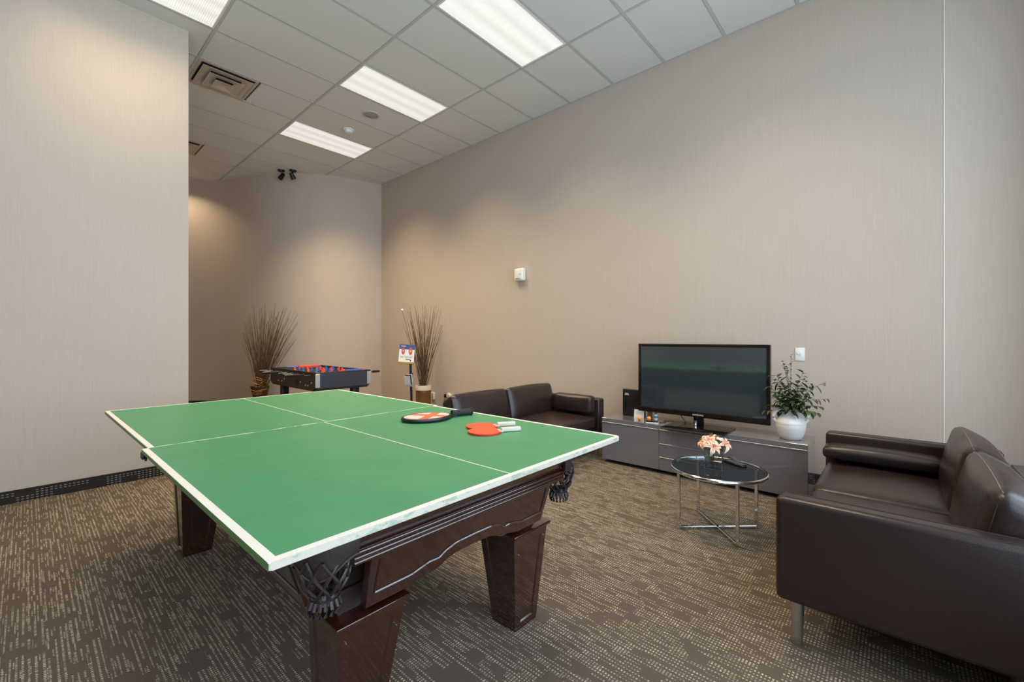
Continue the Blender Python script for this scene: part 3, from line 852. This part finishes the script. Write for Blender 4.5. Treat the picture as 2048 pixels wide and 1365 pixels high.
# television
tv = thing('television', 'large black flat television standing on the grey bench', 'television', (4.20, 1.404, SH), R(.5))
TW, z0, z1 = .592, .545 - SH, 1.233 - SH
bm = B()
for q in ((-TW, TW, z0, z0 + .052), (-TW, TW, z1 - .026, z1), (-TW, -TW + .030, z0 + .052, z1 - .026), (TW - .030, TW, z0 + .052, z1 - .026)):
    box(bm, -.010, .035, q[0], q[1], q[2], q[3], .003, 2)
obj('bezel', bm, 'bezel', tv)
obj('screen', box(B(), -.006, .012, -TW + .030, TW - .030, z0 + .052, z1 - .026), 'screen_glass', tv, smooth=False)
obj('rear_shell', box(B(), .012, .075, -TW + .05, TW - .05, z0 + .03, z1 - .05, .012, 2), 'black_plastic', tv)
obj('stand_neck', box(B(), -.004, .030, -.045, .045, .010, z0 + .02, .006, 2), 'black_gloss', tv)
obj('stand_neck', cyl(B(), (-.03, .02, .012), (-.03, .02, .055), .018, n=18), 'chrome', tv)
obj('stand_base', box(B(), -.315, .075, -.305, .235, 0, .011, .003, 2), 'black_gloss', tv)
obj('base_rim', box(B(), -.3165, -.3135, -.300, .230, .004, .008), 'brushed_steel', tv, smooth=False)
text('logo', 'SAMSUNG', .022, 'print_white', tv, (-.0125, 0.0, z0 + .022), (R(90), 0, R(-90)))

# things on the bench
ro = thing('router', 'upright black router box with a small white mark, left of the television', 'router', (4.27, 2.085, SH), R(0))
obj('casing', box(B(), -.015, .015, -.125, .125, 0, .285, .008, 3), 'black_plastic', ro)
for zz, w in ((.238, .020), (.230, .020), (.222, .026)): obj('logo', box(B(), -.0158, -.0148, .075 - w, .075 + w, zz, zz + .004), 'print_white', ro, smooth=False)
cdp = thing('info_card', 'small white card with faint print leaning on the black router', 'card', (4.238, 2.015, SH))
obj('paper', box(B(), -.001, .001, -.055, .055, 0, .082), 'paper_white', cdp, smooth=False, rot=(0, R(6), 0))
for zz in (.058, .046, .034): obj('print_line', box(B(), -.0018, -.001, -.03, .03, zz, zz + .002), 'print_grey', cdp, smooth=False, rot=(0, R(6), 0))
for x, y, lb in ((4.10, 1.942, 'orange table tennis ball nearer the router on the grey bench'), (4.165, 1.872, 'orange table tennis ball beside the small blue bottle')):
    bm = B(); bmesh.ops.create_uvsphere(bm, u_segments=24, v_segments=16, radius=.020)
    b_ = obj('table_tennis_ball', bm, 'ball_orange', None, (x, y, SH + .0201)); tag(b_, lb, 'ball', 'orange balls on the tv bench')
    tube_b = B(); tube(tube_b, [(.0201 * math.cos(a), .0201 * math.sin(a), 0) for a in [2 * PI * k / 24 for k in range(24)]], .0003, 4, closed=True)
    obj('seam', tube_b, 'ball_orange', b_)
bo = thing('small_bottle', 'small white bottle with blue top behind the orange ball', 'bottle', (4.235, 1.832, SH))
obj('body', lathe(B(), [(0, 0), (.018, 0), (.020, .004), (.020, .052), (.014, .060), (0, .060)], 20), 'paper_white', bo)
obj('cap', lathe(B(), [(.013, .058), (.013, .082), (.010, .085), (0, .085)], 20), 'bottle_blue', bo)
obj('print_band', lathe(B(), [(.0203, .02), (.0203, .04)], 20), 'bottle_blue', bo)
bxs = thing('small_carton', 'small brown carton behind the orange balls', 'carton', (4.26, 1.905, SH))
obj('carton', box(B(), -.012, .012, -.022, .022, 0, .075, .001, 1), 'card_brown', bxs); obj('flap', box(B(), -.013, .013, -.0225, .0225, .068, .077, .001, 1), 'brown_ceramic', bxs)
ph = thing('charger_case', 'flat black case with white underside on the bench front', 'case', (4.065, 1.795, SH), R(20))
obj('tray', box(B(), -.035, .035, -.060, .060, 0, .009, .003, 2), 'white_plastic', ph)
obj('lid', box(B(), -.033, .033, -.057, .057, .009, .019, .004, 2), 'black_gloss', ph)
cb = obj('power_cable', tube(B(), [(4.07, 1.76, SH + .006), (4.16, 1.70, SH + .006), (4.22, 1.74, SH + .005), (4.26, 1.66, SH + .006), (4.20, 1.60, SH + .005), (4.27, 1.54, SH + .006), (4.34, 1.60, SH + .03), (4.33, 1.66, SH + .12)], .004, 6), 'black_plastic')
tag(cb, 'thin black cable looping on the bench behind the television', 'cable')

# vase with branches
vz = thing('vase', 'white two-handled ceramic vase on the right end of the bench', 'vase', (4.185, .665, SH))
pr = [(r_ * .86, z_) for r_, z_ in [(0, .002), (.080, .0), (.090, .006), (.108, .04), (.122, .09), (.127, .125), (.1262, .1270), (.1270, .1290), (.124, .145), (.108, .168), (.084, .188), (.070, .204), (.066, .222), (.069, .240), (.070, .246), (.062, .247), (.056, .235), (.058, .20), (.09, .16), (.10, .12), (.08, .02), (0, .015)]]
obj('body', lathe(B(), pr, 48), 'ceramic_white', vz, ang=60)
obj('groove', tube(B(), [((.1268 * .86) * math.cos(2 * PI * k / 48), (.1268 * .86) * math.sin(2 * PI * k / 48), .1270) for k in range(48)], .0012, 5, closed=True), 'cream_ceramic', vz)
for sg in (-1, 1):
    pts = [(0, sg * .86 * (.062 + .058 * math.sin(a) ** .8 + .040 * (a / PI)), .238 - .100 * (1 - math.cos(a)) / 2) for a in [PI * k / 14 for k in range(15)]]
    obj('handle', tube(B(), pts, .0125, 10), 'ceramic_white', vz)
vz.rotation_euler = (0, 0, R(22))

def leaf_mesh(name, L, W, mat, bend=.25):
    bm = B(); rows = []
    for k in range(6):
        u = k / 5; w = W * math.sin(PI * min(1, u * .92 + .08)) ** .8 * (1 if k < 5 else 0)
        z = -bend * L * u * u
        if k in (0, 5): rows.append([bm.verts.new((L * u, 0, z))])
        else: rows.append([bm.verts.new((L * u, -w / 2, z + .12 * w)), bm.verts.new((L * u, 0, z)), bm.verts.new((L * u, w / 2, z + .12 * w))])
    for a, b in zip(rows, rows[1:]):
        if len(a) == 1: bm.faces.new((a[0], b[0], b[1])); bm.faces.new((a[0], b[1], b[2]))
        elif len(b) == 1: bm.faces.new((a[0], b[0], a[1])); bm.faces.new((a[1], b[0], a[2]))
        else: bm.faces.new((a[0], b[0], b[1], a[1])); bm.faces.new((a[1], b[1], b[2], a[2]))
    me = bpy.data.meshes.new(name); bm.to_mesh(me); bm.free(); me.materials.append(M[mat])
    for p in me.polygons: p.use_smooth = True
    return me
LF = {'g': leaf_mesh('leaf', .074, .032, 'leaf_green'), 'y': leaf_mesh('leaf', .028, .021, 'leaf_grey', .1), 'b': leaf_mesh('leaf', .070, .019, 'leaf_brown', .4)}
plant = thing('branch_bouquet', 'loose bouquet of green and grey leafy branches in the white vase', 'plant', (4.185, .665, SH + .225))
random.seed(11)
# (dx, dy, height, kind): dy>0 is to the left in the view
BR = [(-.02, .16, .20, 'g'), (-.03, .10, .30, 'g'), (.02, .06, .42, 'y'), (0, -.005, .47, 'y'), (-.01, .03, .38, 'y'), (-.06, -.07, .22, 'g'), (-.04, -.16, .24, 'g'),
      (.01, -.24, .26, 'b'), (-.02, -.27, .17, 'b'), (-.02, -.20, .10, 'g'), (-.08, .03, .18, 'g'), (-.07, .09, .12, 'g'), (.0, .20, .02, 'b'), (-.10, -.05, .14, 'g'), (.03, -.10, .28, 'b'),
      (-.05, .14, .08, 'g'), (-.09, -.12, .10, 'g'), (.0, .07, .24, 'g'), (.02, -.05, .20, 'g'), (-.02, .13, .27, 'y'), (-.03, -.14, .16, 'g'), (-.10, .05, .08, 'g'), (-.09, -.02, .06, 'g'), (-.06, -.20, .05, 'g'), (-.04, .11, .18, 'g'), (0, -.09, .33, 'g')]
for bx_, by_, bh, kd in BR:
    pts = []
    for k in range(9):
        u = k / 8
        droop = -.10 * max(0, u - .6) if bh < .2 else 0
        pts.append(Vector((bx_ * u ** 1.5, by_ * u ** 1.5, -.10 * (1 - u) * (1 if u < .2 else .25) + bh * u ** .8 + droop)))
    br = obj('branch', tube(B(), pts, lambda u: .0022 * (1 - .6 * u), 5), 'branch_brown', plant)
    nl = {'g': 15, 'y': 24, 'b': 10}[kd]
    for j in range(nl):
        u = .28 + .72 * (j + random.random() * .5) / nl
        i_ = min(7, int(u * 8)); p = pts[i_].lerp(pts[i_ + 1], min(1, u * 8 - i_)); d = (pts[i_ + 1] - pts[i_]).normalized()
        az = j * 2.4 + random.uniform(-.5, .5)
        side = Vector((math.cos(az), math.sin(az), 0)); side = (side - d * side.dot(d)).normalized()
        dirv = (d * random.uniform(.25, .8) + side).normalized()
        if kd == 'b': dirv = (dirv + Vector((0, 0, -.35))).normalized()
        q = dirv.to_track_quat('X', 'Z')
        lo = bpy.data.objects.new('leaf', LF[kd if random.random() > .18 or kd == 'y' else 'g']); C.objects.link(lo); lo.parent = br
        lo.location = p; lo.rotation_mode = 'QUATERNION'; lo.rotation_quaternion = q
        sc_ = random.uniform(.6, 1.15); lo.scale = (sc_, sc_, sc_)

# ------------------------------------------------------------------ coffee table
TXc, TYc, TZ, TRr = 3.126, .918, .408, .290
ct = thing('coffee_table', 'round tinted glass coffee table with chrome ring and crossed base', 'coffee table', (TXc, TYc, 0))
bm = B(); lathe(bm, [(0, TZ - .010), (TRr - .014, TZ - .010), (TRr - .012, TZ - .008), (TRr - .012, TZ), (0, TZ)], 64); obj('glass_top', bm, 'tinted_glass', ct)
obj('ring', tube(B(), [(TRr * math.cos(2 * PI * k / 64), TRr * math.sin(2 * PI * k / 64), TZ - .008) for k in range(64)], .0125, 10, closed=True), 'chrome', ct)
lp = [(-.186, .192), (.192, .19), (-.198, -.174), (.172, -.198)]
for x, y in lp: obj('leg', box(B(), x - .010, x + .010, y - .010, y + .010, 0, TZ - .014, .002, 1), 'chrome', ct)
def bar(p, q, z):
    d = Vector((q[0] - p[0], q[1] - p[1], 0)); m = Matrix.Translation(((p[0] + q[0]) / 2, (p[1] + q[1]) / 2, z)) @ Matrix.Rotation(math.atan2(d.y, d.x), 4, 'Z')
    return box(B(), -d.length / 2, d.length / 2, -.009, .009, -.009, .009, .002, 1, mat=m)
obj('cross_bar', bar(lp[0], lp[3], .011), 'chrome', ct); obj('cross_bar', bar(lp[1], lp[2], .011), 'chrome', ct)

gv = thing('glass_vase', 'square clear glass vase of water on the coffee table', 'vase', (3.115, .938, TZ + .0005), R(12))
h = .056; bm = B()
for q in ((-h, h, -h, -h + .005), (-h, h, h - .005, h), (-h, -h + .005, -h + .005, h - .005), (h - .005, h, -h + .005, h - .005)): box(bm, *q, 0, .128, .0015, 2)
box(bm, -h + .005, h - .005, -h + .005, h - .005, 0, .012)
obj('glass', bm, 'clear_glass', gv, smooth=False)
obj('water', box(B(), -h + .0055, h - .0055, -h + .0055, h - .0055, .0125, .060), 'water', gv, smooth=False)

def petal_mesh(L, W, curl):
    bm = B(); rows = []
    for k in range(8):
        u = k / 7; w = W * (math.sin(PI * min(1, u * .93 + .05))) ** .75 * (.15 if k == 0 else 1)
        z = .55 * L * math.sin(u * 1.35) - curl * L * u ** 3
        x = L * (u - .12 * u * u)
        rows.append([bm.verts.new((x, w * t_ / 2, z + abs(t_) * w * .18)) for t_ in (-1, -.45, 0, .45, 1)])
    for a, b in zip(rows, rows[1:]):
        for q in range(4): bm.faces.new((a[q], a[q + 1], b[q + 1], b[q]))
    me = bpy.data.meshes.new('petal'); bm.to_mesh(me); bm.free(); me.materials.append(M['lily_petal'])
    for p in me.polygons: p.use_smooth = True
    return me
PM1, PM2 = petal_mesh(.070, .030, .75), petal_mesh(.066, .022, .65)
random.seed(5)
LILY = [((-.055, -.01, .150), (-.6, -.45, .55), 'pink lily at the front right of the glass vase'), ((-.02, .055, .165), (-.55, .55, .55), 'peach lily at the left of the glass vase'),
        ((.03, .02, .185), (-.1, .2, 1), 'peach lily at the top of the bunch'), ((-.035, .018, .175), (-.7, .0, .7), 'pink lily in the middle of the bunch'),
        ((.01, -.06, .165), (-.25, -.75, .5), 'pink lily drooping at the right of the glass vase'), ((.045, .06, .165), (.3, .6, .7), 'pale peach lily at the back of the bunch')]
for (px, py, pz), dv, lb in LILY:
    t_ = thing('lily', lb, 'flower', (3.115, .938, TZ), 0, 'lilies in the glass vase')
    q = Vector(dv).normalized().to_track_quat('Z', 'Y')
    tip = Vector((px, py, pz)); b0 = Vector((px * .25, py * .25, .018))
    obj('stem', tube(B(), [b0, b0.lerp(Vector((px * .6, py * .6, .10)), .5), Vector((px * .65, py * .65, .105)), tip - Vector(dv).normalized() * .012, tip], .0026, 6), 'stem_green', t_)
    for k in range(6):
        pe = bpy.data.objects.new('petal', PM1 if k % 2 == 0 else PM2); C.objects.link(pe); pe.parent = t_
        pe.location = tip; pe.rotation_mode = 'QUATERNION'
        from mathutils import Quaternion
        pe.rotation_quaternion = q @ Quaternion((0, 0, 1), k * PI / 3 + random.uniform(-.12, .12)) @ Quaternion((0, 1, 0), random.uniform(-.1, .2))
    bm = B()
    for k in range(5):
        a = 2 * PI * k / 5
        p1 = tip + q @ Vector((.010 * math.cos(a), .010 * math.sin(a), .038)); tube(bm, [tip, p1], .0009, 4)
        tube(bm, [p1 + Vector((-.003, 0, 0)), p1 + Vector((.003, 0, .001))], .0018, 5)
    obj('stamen', bm, 'brass', t_)

def remote(loc, rz, L, W, label, body, kmat):
    t_ = thing('remote_control', label, 'remote', (*loc, TZ + .0005), rz, 'remotes on the coffee table')
    obj('body', box(B(), -W / 2, W / 2, -L / 2, L / 2, 0, .020, .005, 3), body, t_)
    for r_ in range(7):
        for c_ in (-1, 0, 1):
            obj('button', box(B(), c_ * W * .27 - .004, c_ * W * .27 + .004, -L * .38 + r_ * L * .12 - .004, -L * .38 + r_ * L * .12 + .004, .020, .0225, .001, 1), kmat, t_)
remote((3.262, .845), R(-30), .16, .046, 'dark remote with pale front end beside the glass vase', 'black_gloss', 'print_grey')
remote((3.345, .862), R(-52), .17, .044, 'slim black remote behind the other remote', 'black_plastic', 'print_grey')

# ------------------------------------------------------------------ foosball table
FX0, FX1, FY0, FY1, FT, FB = 2.318, 3.045, 5.235, 6.70, .862, .640
fo = thing('foosball_table', 'black foosball table with silver corner trims by the curved wall', 'foosball table', ((FX0 + FX1) / 2, (FY0 + FY1) / 2, 0))
hx, hy = (FX1 - FX0) / 2, (FY1 - FY0) / 2
ep = [(-hx, FT), (-hx, FB + .05), (-hx + .07, FB), (hx - .07, FB), (hx, FB + .05), (hx, FT)]
sp_ = [(-hy, FT), (-hy, FB + .055), (-hy + .09, FB), (hy - .09, FB), (hy, FB + .055), (hy, FT)]
for sg in (-1, 1):
    obj('end_panel', box(B(), -hx + .02, hx - .02, sg * hy, sg * (hy - .02), FB + .03, FT, .003, 1), 'foos_blue', fo)
    obj('side_panel', prism(B(), sp_, 'x', sg * hx, sg * (hx - .02)), 'foos_brown', fo, smooth=False)
    obj('top_rail', box(B(), sg * hx, sg * (hx - .022), -hy, hy, FT, FT + .008, .002, 1), 'black_plastic', fo)
    obj('top_rail', box(B(), -hx + .022, hx - .022, sg * hy, sg * (hy - .022), FT, FT + .008, .002, 1), 'black_plastic', fo)
    for sy in (-1, 1):
        bm = B(); box(bm, sg * (hx + .004), sg * (hx - .052), sy * (hy + .004), sy * (hy - .008), FB + .045, FT - .008, .003, 1)
        obj('corner_trim', bm, 'aluminium', fo)
        bm = B(); x_, y_ = sg * (hx - .12), sy * (hy - .20)
        box(bm, x_ - .045, x_ + .045, y_ - .045, y_ + .045, 0, FB + .01, .006, 2); obj('leg', bm, 'black_plastic', fo)
obj('underside', box(B(), -hx + .02, hx - .02, -hy + .05, hy - .05, FB + .002, FB + .03), 'foos_brown', fo, smooth=False)
obj('playfield', box(B(), -hx + .02, hx - .02, -hy + .02, hy - .02, FT - .10, FT - .085), 'foos_field', fo, smooth=False)
bm = B(); cyl(bm, (-hx - .004, -.18, FB + .075), (-hx + .01, -.18, FB + .075), .05, n=20); obj('ball_return', bm, 'black_rubber', fo)
for dy, dz in ((-.62, .10), (-.45, .06), (-.52, .06), (.30, .065), (.42, .065), (.22, .10), (-.30, .09)):
    obj('bolt', cyl(B(), (-hx - .006, dy, FB + dz), (-hx, dy, FB + dz), .010, n=10), 'aluminium', fo)
man = B()
box(man, -.010, .010, -.010, .010, -.055, .0, .003, 1); box(man, -.012, .012, -.012, .012, -.010, .022, .004, 1)
me_man = {}
def man_mesh(mat):
    b_ = B(); box(b_, -.012, .012, -.008, .008, -.060, -.008, .003, 1); box(b_, -.016, .016, -.010, .010, -.012, .024, .004, 1); box(b_, -.010, .010, -.010, .010, .024, .044, .005, 2)
    return mesh_of(b_, 'player', mat)
man.free()
MR, MBl = man_mesh('player_red'), man_mesh('player_blue')
ns = [1, 2, 3, 5, 5, 3, 2, 1]
for k in range(8):
    yy = -hy + .12 + k * (2 * hy - .24) / 7; red = k in (0, 1, 3, 5); left = k in (1, 3, 5, 6) or k == 7
    sh = random.uniform(-.05, .05)
    rd = obj('rod', cyl(B(), (-hx - .13 + sh, yy, FT - .030), (hx + .06 + sh, yy, FT - .030), .007, n=10), 'black_plastic', fo)
    e = -1 if left or k == 2 else 1
    xe = (-hx - .13 + sh) if e < 0 else (hx + .06 + sh)
    obj('handle', cyl(B(), (xe, yy, FT - .030), (xe + e * .10, yy, FT - .030), .017, .014, 12), 'black_plastic', rd)
    for m_ in range(ns[k]):
        xx = -hx + .1 + (m_ + .5) * (2 * hx - .2) / ns[k] + sh
        pm_ = bpy.data.objects.new('player', MR if red else MBl); C.objects.link(pm_); pm_.parent = rd; pm_.location = (xx, yy, FT - .020); pm_.rotation_euler = (random.uniform(-.5, .5), 0, 0)
    for sg in (-1, 1):
        obj('bumper', cyl(B(), (sg * (hx - .03), yy, FT - .030), (sg * (hx - .065), yy, FT - .030), .016, n=10), 'player_red' if red else 'player_blue', rd)
# coloured sleeves of the two nearest raised rods
r1 = obj('rod', cyl(B(), (-.30, .30, FT + .026), (.16, .30, FT + .026), .007, n=10), 'player_blue', fo); obj('sleeve', cyl(B(), (-.14, .30, FT + .026), (.14, .30, FT + .026), .018, n=12), 'player_red', r1)
r2 = obj('rod', cyl(B(), (-.02, -hy + .10, FT + .004), (.34, -hy + .10, FT + .004), .007, n=10), 'player_red', fo); obj('sleeve', cyl(B(), (.06, -hy + .10, FT + .004), (.28, -hy + .10, FT + .004), .018, n=12), 'player_blue', r2)

# ------------------------------------------------------------------ twig jars
def twigs(name, label, loc, n, top, spread, r0, lean=(0, 0), seed=1, z0=.05, mat='twig', group=None):
    random.seed(seed); bm = B()
    for k in range(n):
        a = random.uniform(0, 2 * PI); rr = spread * math.sqrt(random.random()); hgt = top * random.uniform(.62, 1.0) * (1 - .10 * rr / spread)
        bx_, by_ = r0 * math.sqrt(random.random()) * math.cos(a + 2.6), r0 * math.sqrt(random.random()) * math.sin(a + 2.6)
        tx, ty = rr * math.cos(a) + lean[0] * random.uniform(.3, 1.2), rr * math.sin(a) + lean[1] * random.uniform(.3, 1.2)
        lim_ = .25 / max(.25, tx) if seed == 3 else min(1, .34 / max(.34, .8 * tx + .6 * ty)); tx *= lim_; ty *= lim_
        wob = random.uniform(-.03, .03); pts = []
        for j in range(8):
            u = j / 7; e = u ** 1.35
            pts.append((bx_ + (tx - bx_) * e + wob * math.sin(u * 5), by_ + (ty - by_) * e + wob * math.cos(u * 4), z0 + (hgt - z0) * u))
        w_ = random.uniform(.0034, .0064)
        tube(bm, pts, lambda u: w_ * (1 - .65 * u), 5)
    o = obj(name, bm, mat, None, loc); tag(o, label, 'twigs', group, 'stuff'); return o
J1 = (4.315, 5.79, 0)
jar = thing('floor_jar', 'tall brown jar with cream rim against the right wall', 'jar', J1)
obj('body', lathe(B(), [(0, .001), (.095, 0), (.105, .01), (.118, .10), (.120, .25), (.122, .40), (.124, .408), (.122, .415), (.124, .43), (.120, .445)], 36), 'brown_ceramic', jar, ang=60)
obj('rim', lathe(B(), [(.121, .440), (.131, .444), (.132, .50), (.129, .522), (.118, .522), (.114, .50), (.114, .445), (.121, .440)], 36), 'cream_ceramic', jar, ang=50)
twigs('twig_bundle', 'thin brown twigs fanning up from the cream rimmed jar', J1, 100, 1.98, .33, .085, (0, 0), 3, .10)
wh = thing('cotton_ball', 'tiny white ball stuck on a twig tip near the sign', 'ball', (J1[0] - .235, J1[1] + .25, 1.745))
bm = B(); bmesh.ops.create_uvsphere(bm, u_segments=14, v_segments=10, radius=.022); obj('ball', bm, 'paper_white', wh)
obj('stalk', tube(B(), [(0, 0, -.01), (.08, -.09, -.45), (.19, -.2, -1.2)], .003, 5), 'twig', wh)
J2 = (2.66, 8.15, 0)
jar2 = thing('floor_vase', 'dark brown flared vase in the corner behind the foosball table', 'vase', J2)
obj('body', lathe(B(), [(0, .001), (.07, 0), (.08, .01), (.085, .12), (.11, .30), (.145, .46), (.138, .46), (.10, .29), (.07, .05), (0, .03)], 32), 'dark_ceramic', jar2, ang=60)
obj('rim', tube(B(), [(.1415 * math.cos(2 * PI * k / 32), .1415 * math.sin(2 * PI * k / 32), .46) for k in range(32)], .006, 6, closed=True), 'dark_ceramic', jar2)
twigs('twig_bundle', 'broad fan of brown twigs in the dark vase behind the foosball table', J2, 160, 1.98, .46, .07, (.16, -.16), 8, .06)
random.seed(21); bm = B()
for k in range(40):
    a, b_ = random.uniform(0, 2 * PI), random.uniform(0, PI); pts = []
    R0 = random.uniform(.06, .17)
    for j in range(9):
        u = j / 8; an = a + u * random.uniform(2.2, 3.6); be = b_ + u * 1.3
        pts.append((R0 * math.sin(be) * math.cos(an), R0 * math.sin(be) * math.sin(an), .10 + R0 * math.cos(be)))
    tube(bm, pts, .0022, 4)
cw = obj('curly_wire', bm, 'gold_wire', None, (J2[0] - .07, J2[1] - .10, .40)); tag(cw, 'tangled golden curly wire around the dark vase', 'decoration', None, 'stuff')

# ------------------------------------------------------------------ sign stand
SG = (3.93, 5.60, 0)
sg_ = thing('sign_stand', 'black post with a small tilted notice board and leaflet holder', 'sign stand', SG, 0)
obj('foot', lathe(B(), [(0, 0), (.15, 0), (.15, .008), (.03, .018), (0, .018)], 32), 'black_plastic', sg_)
obj('post', cyl(B(), (0.03, 0, .01), (0, 0, .95), .018, n=14), 'black_plastic', sg_)
obj('collar', cyl(B(), (.008, 0, .70), (.007, 0, .75), .030, n=16), 'black_plastic', sg_)
br_ = bpy.data.objects.new('notice_board', None); C.objects.link(br_); br_.parent = sg_; br_.location = (-.06, .03, .915); br_.rotation_euler = (R(-8), R(4), R(-40)); br_.empty_display_size = .05
# board plane: local x across, local z up, facing -y
obj('panel', box(B(), -.115, .115, -.004, .006, 0, .275, .002, 1), 'paper_white', br_)
obj('header', box(B(), -.115, .115, -.0055, -.004, .20, .275), 'poster_blue', br_, smooth=False)
obj('footer', box(B(), -.118, .118, -.02, .008, -.022, .006, .002, 1), 'poster_gold', br_)
for xx in (-.055, .055):
    bm = B(); prism(bm, [(xx + .027 * math.cos(a), .175 + .058 * math.sin(a)) for a in [2 * PI * k / 20 for k in range(20)]], 'y', -.0065, -.0055); obj('badge', bm, 'poster_red', br_)
    for zz in (.165, .180): obj('print_line', box(B(), xx - .014, xx + .014, -.0072, -.0066, zz, zz + .006), 'print_white', br_, smooth=False)
for xx in (-.068, 0, .062):
    for zz, w in ((.085, .028), (.072, .022)): obj('print_line', box(B(), xx - w, xx + w, -.0048, -.004, zz, zz + .005), 'print_grey', br_, smooth=False)
obj('print_line', box(B(), -.01, .06, -.0048, -.004, .038, .052), 'poster_blue', br_, smooth=False)
obj('print_line', box(B(), -.09, -.02, -.0062, -.0054, .243, .252), 'print_white', br_, smooth=False)
lh = bpy.data.objects.new('leaflet_holder', None); C.objects.link(lh); lh.parent = sg_; lh.location = (-.015, -.02, .55); lh.rotation_euler = (0, 0, R(-45)); lh.empty_display_size = .05
obj('holder', box(B(), -.05, .05, -.05, -.02, 0, .12, .003, 1), 'aluminium', lh)
for k, ln in enumerate((R(16), R(24), R(32))):
    obj('leaflet', box(B(), -.045, .045, -.003, 0, .02, .19, .0005, 1), 'paper_white' if k != 1 else 'black_plastic', lh, (-.012 * k, -.03 - .012 * k, .01), (ln, 0, 0), smooth=False)
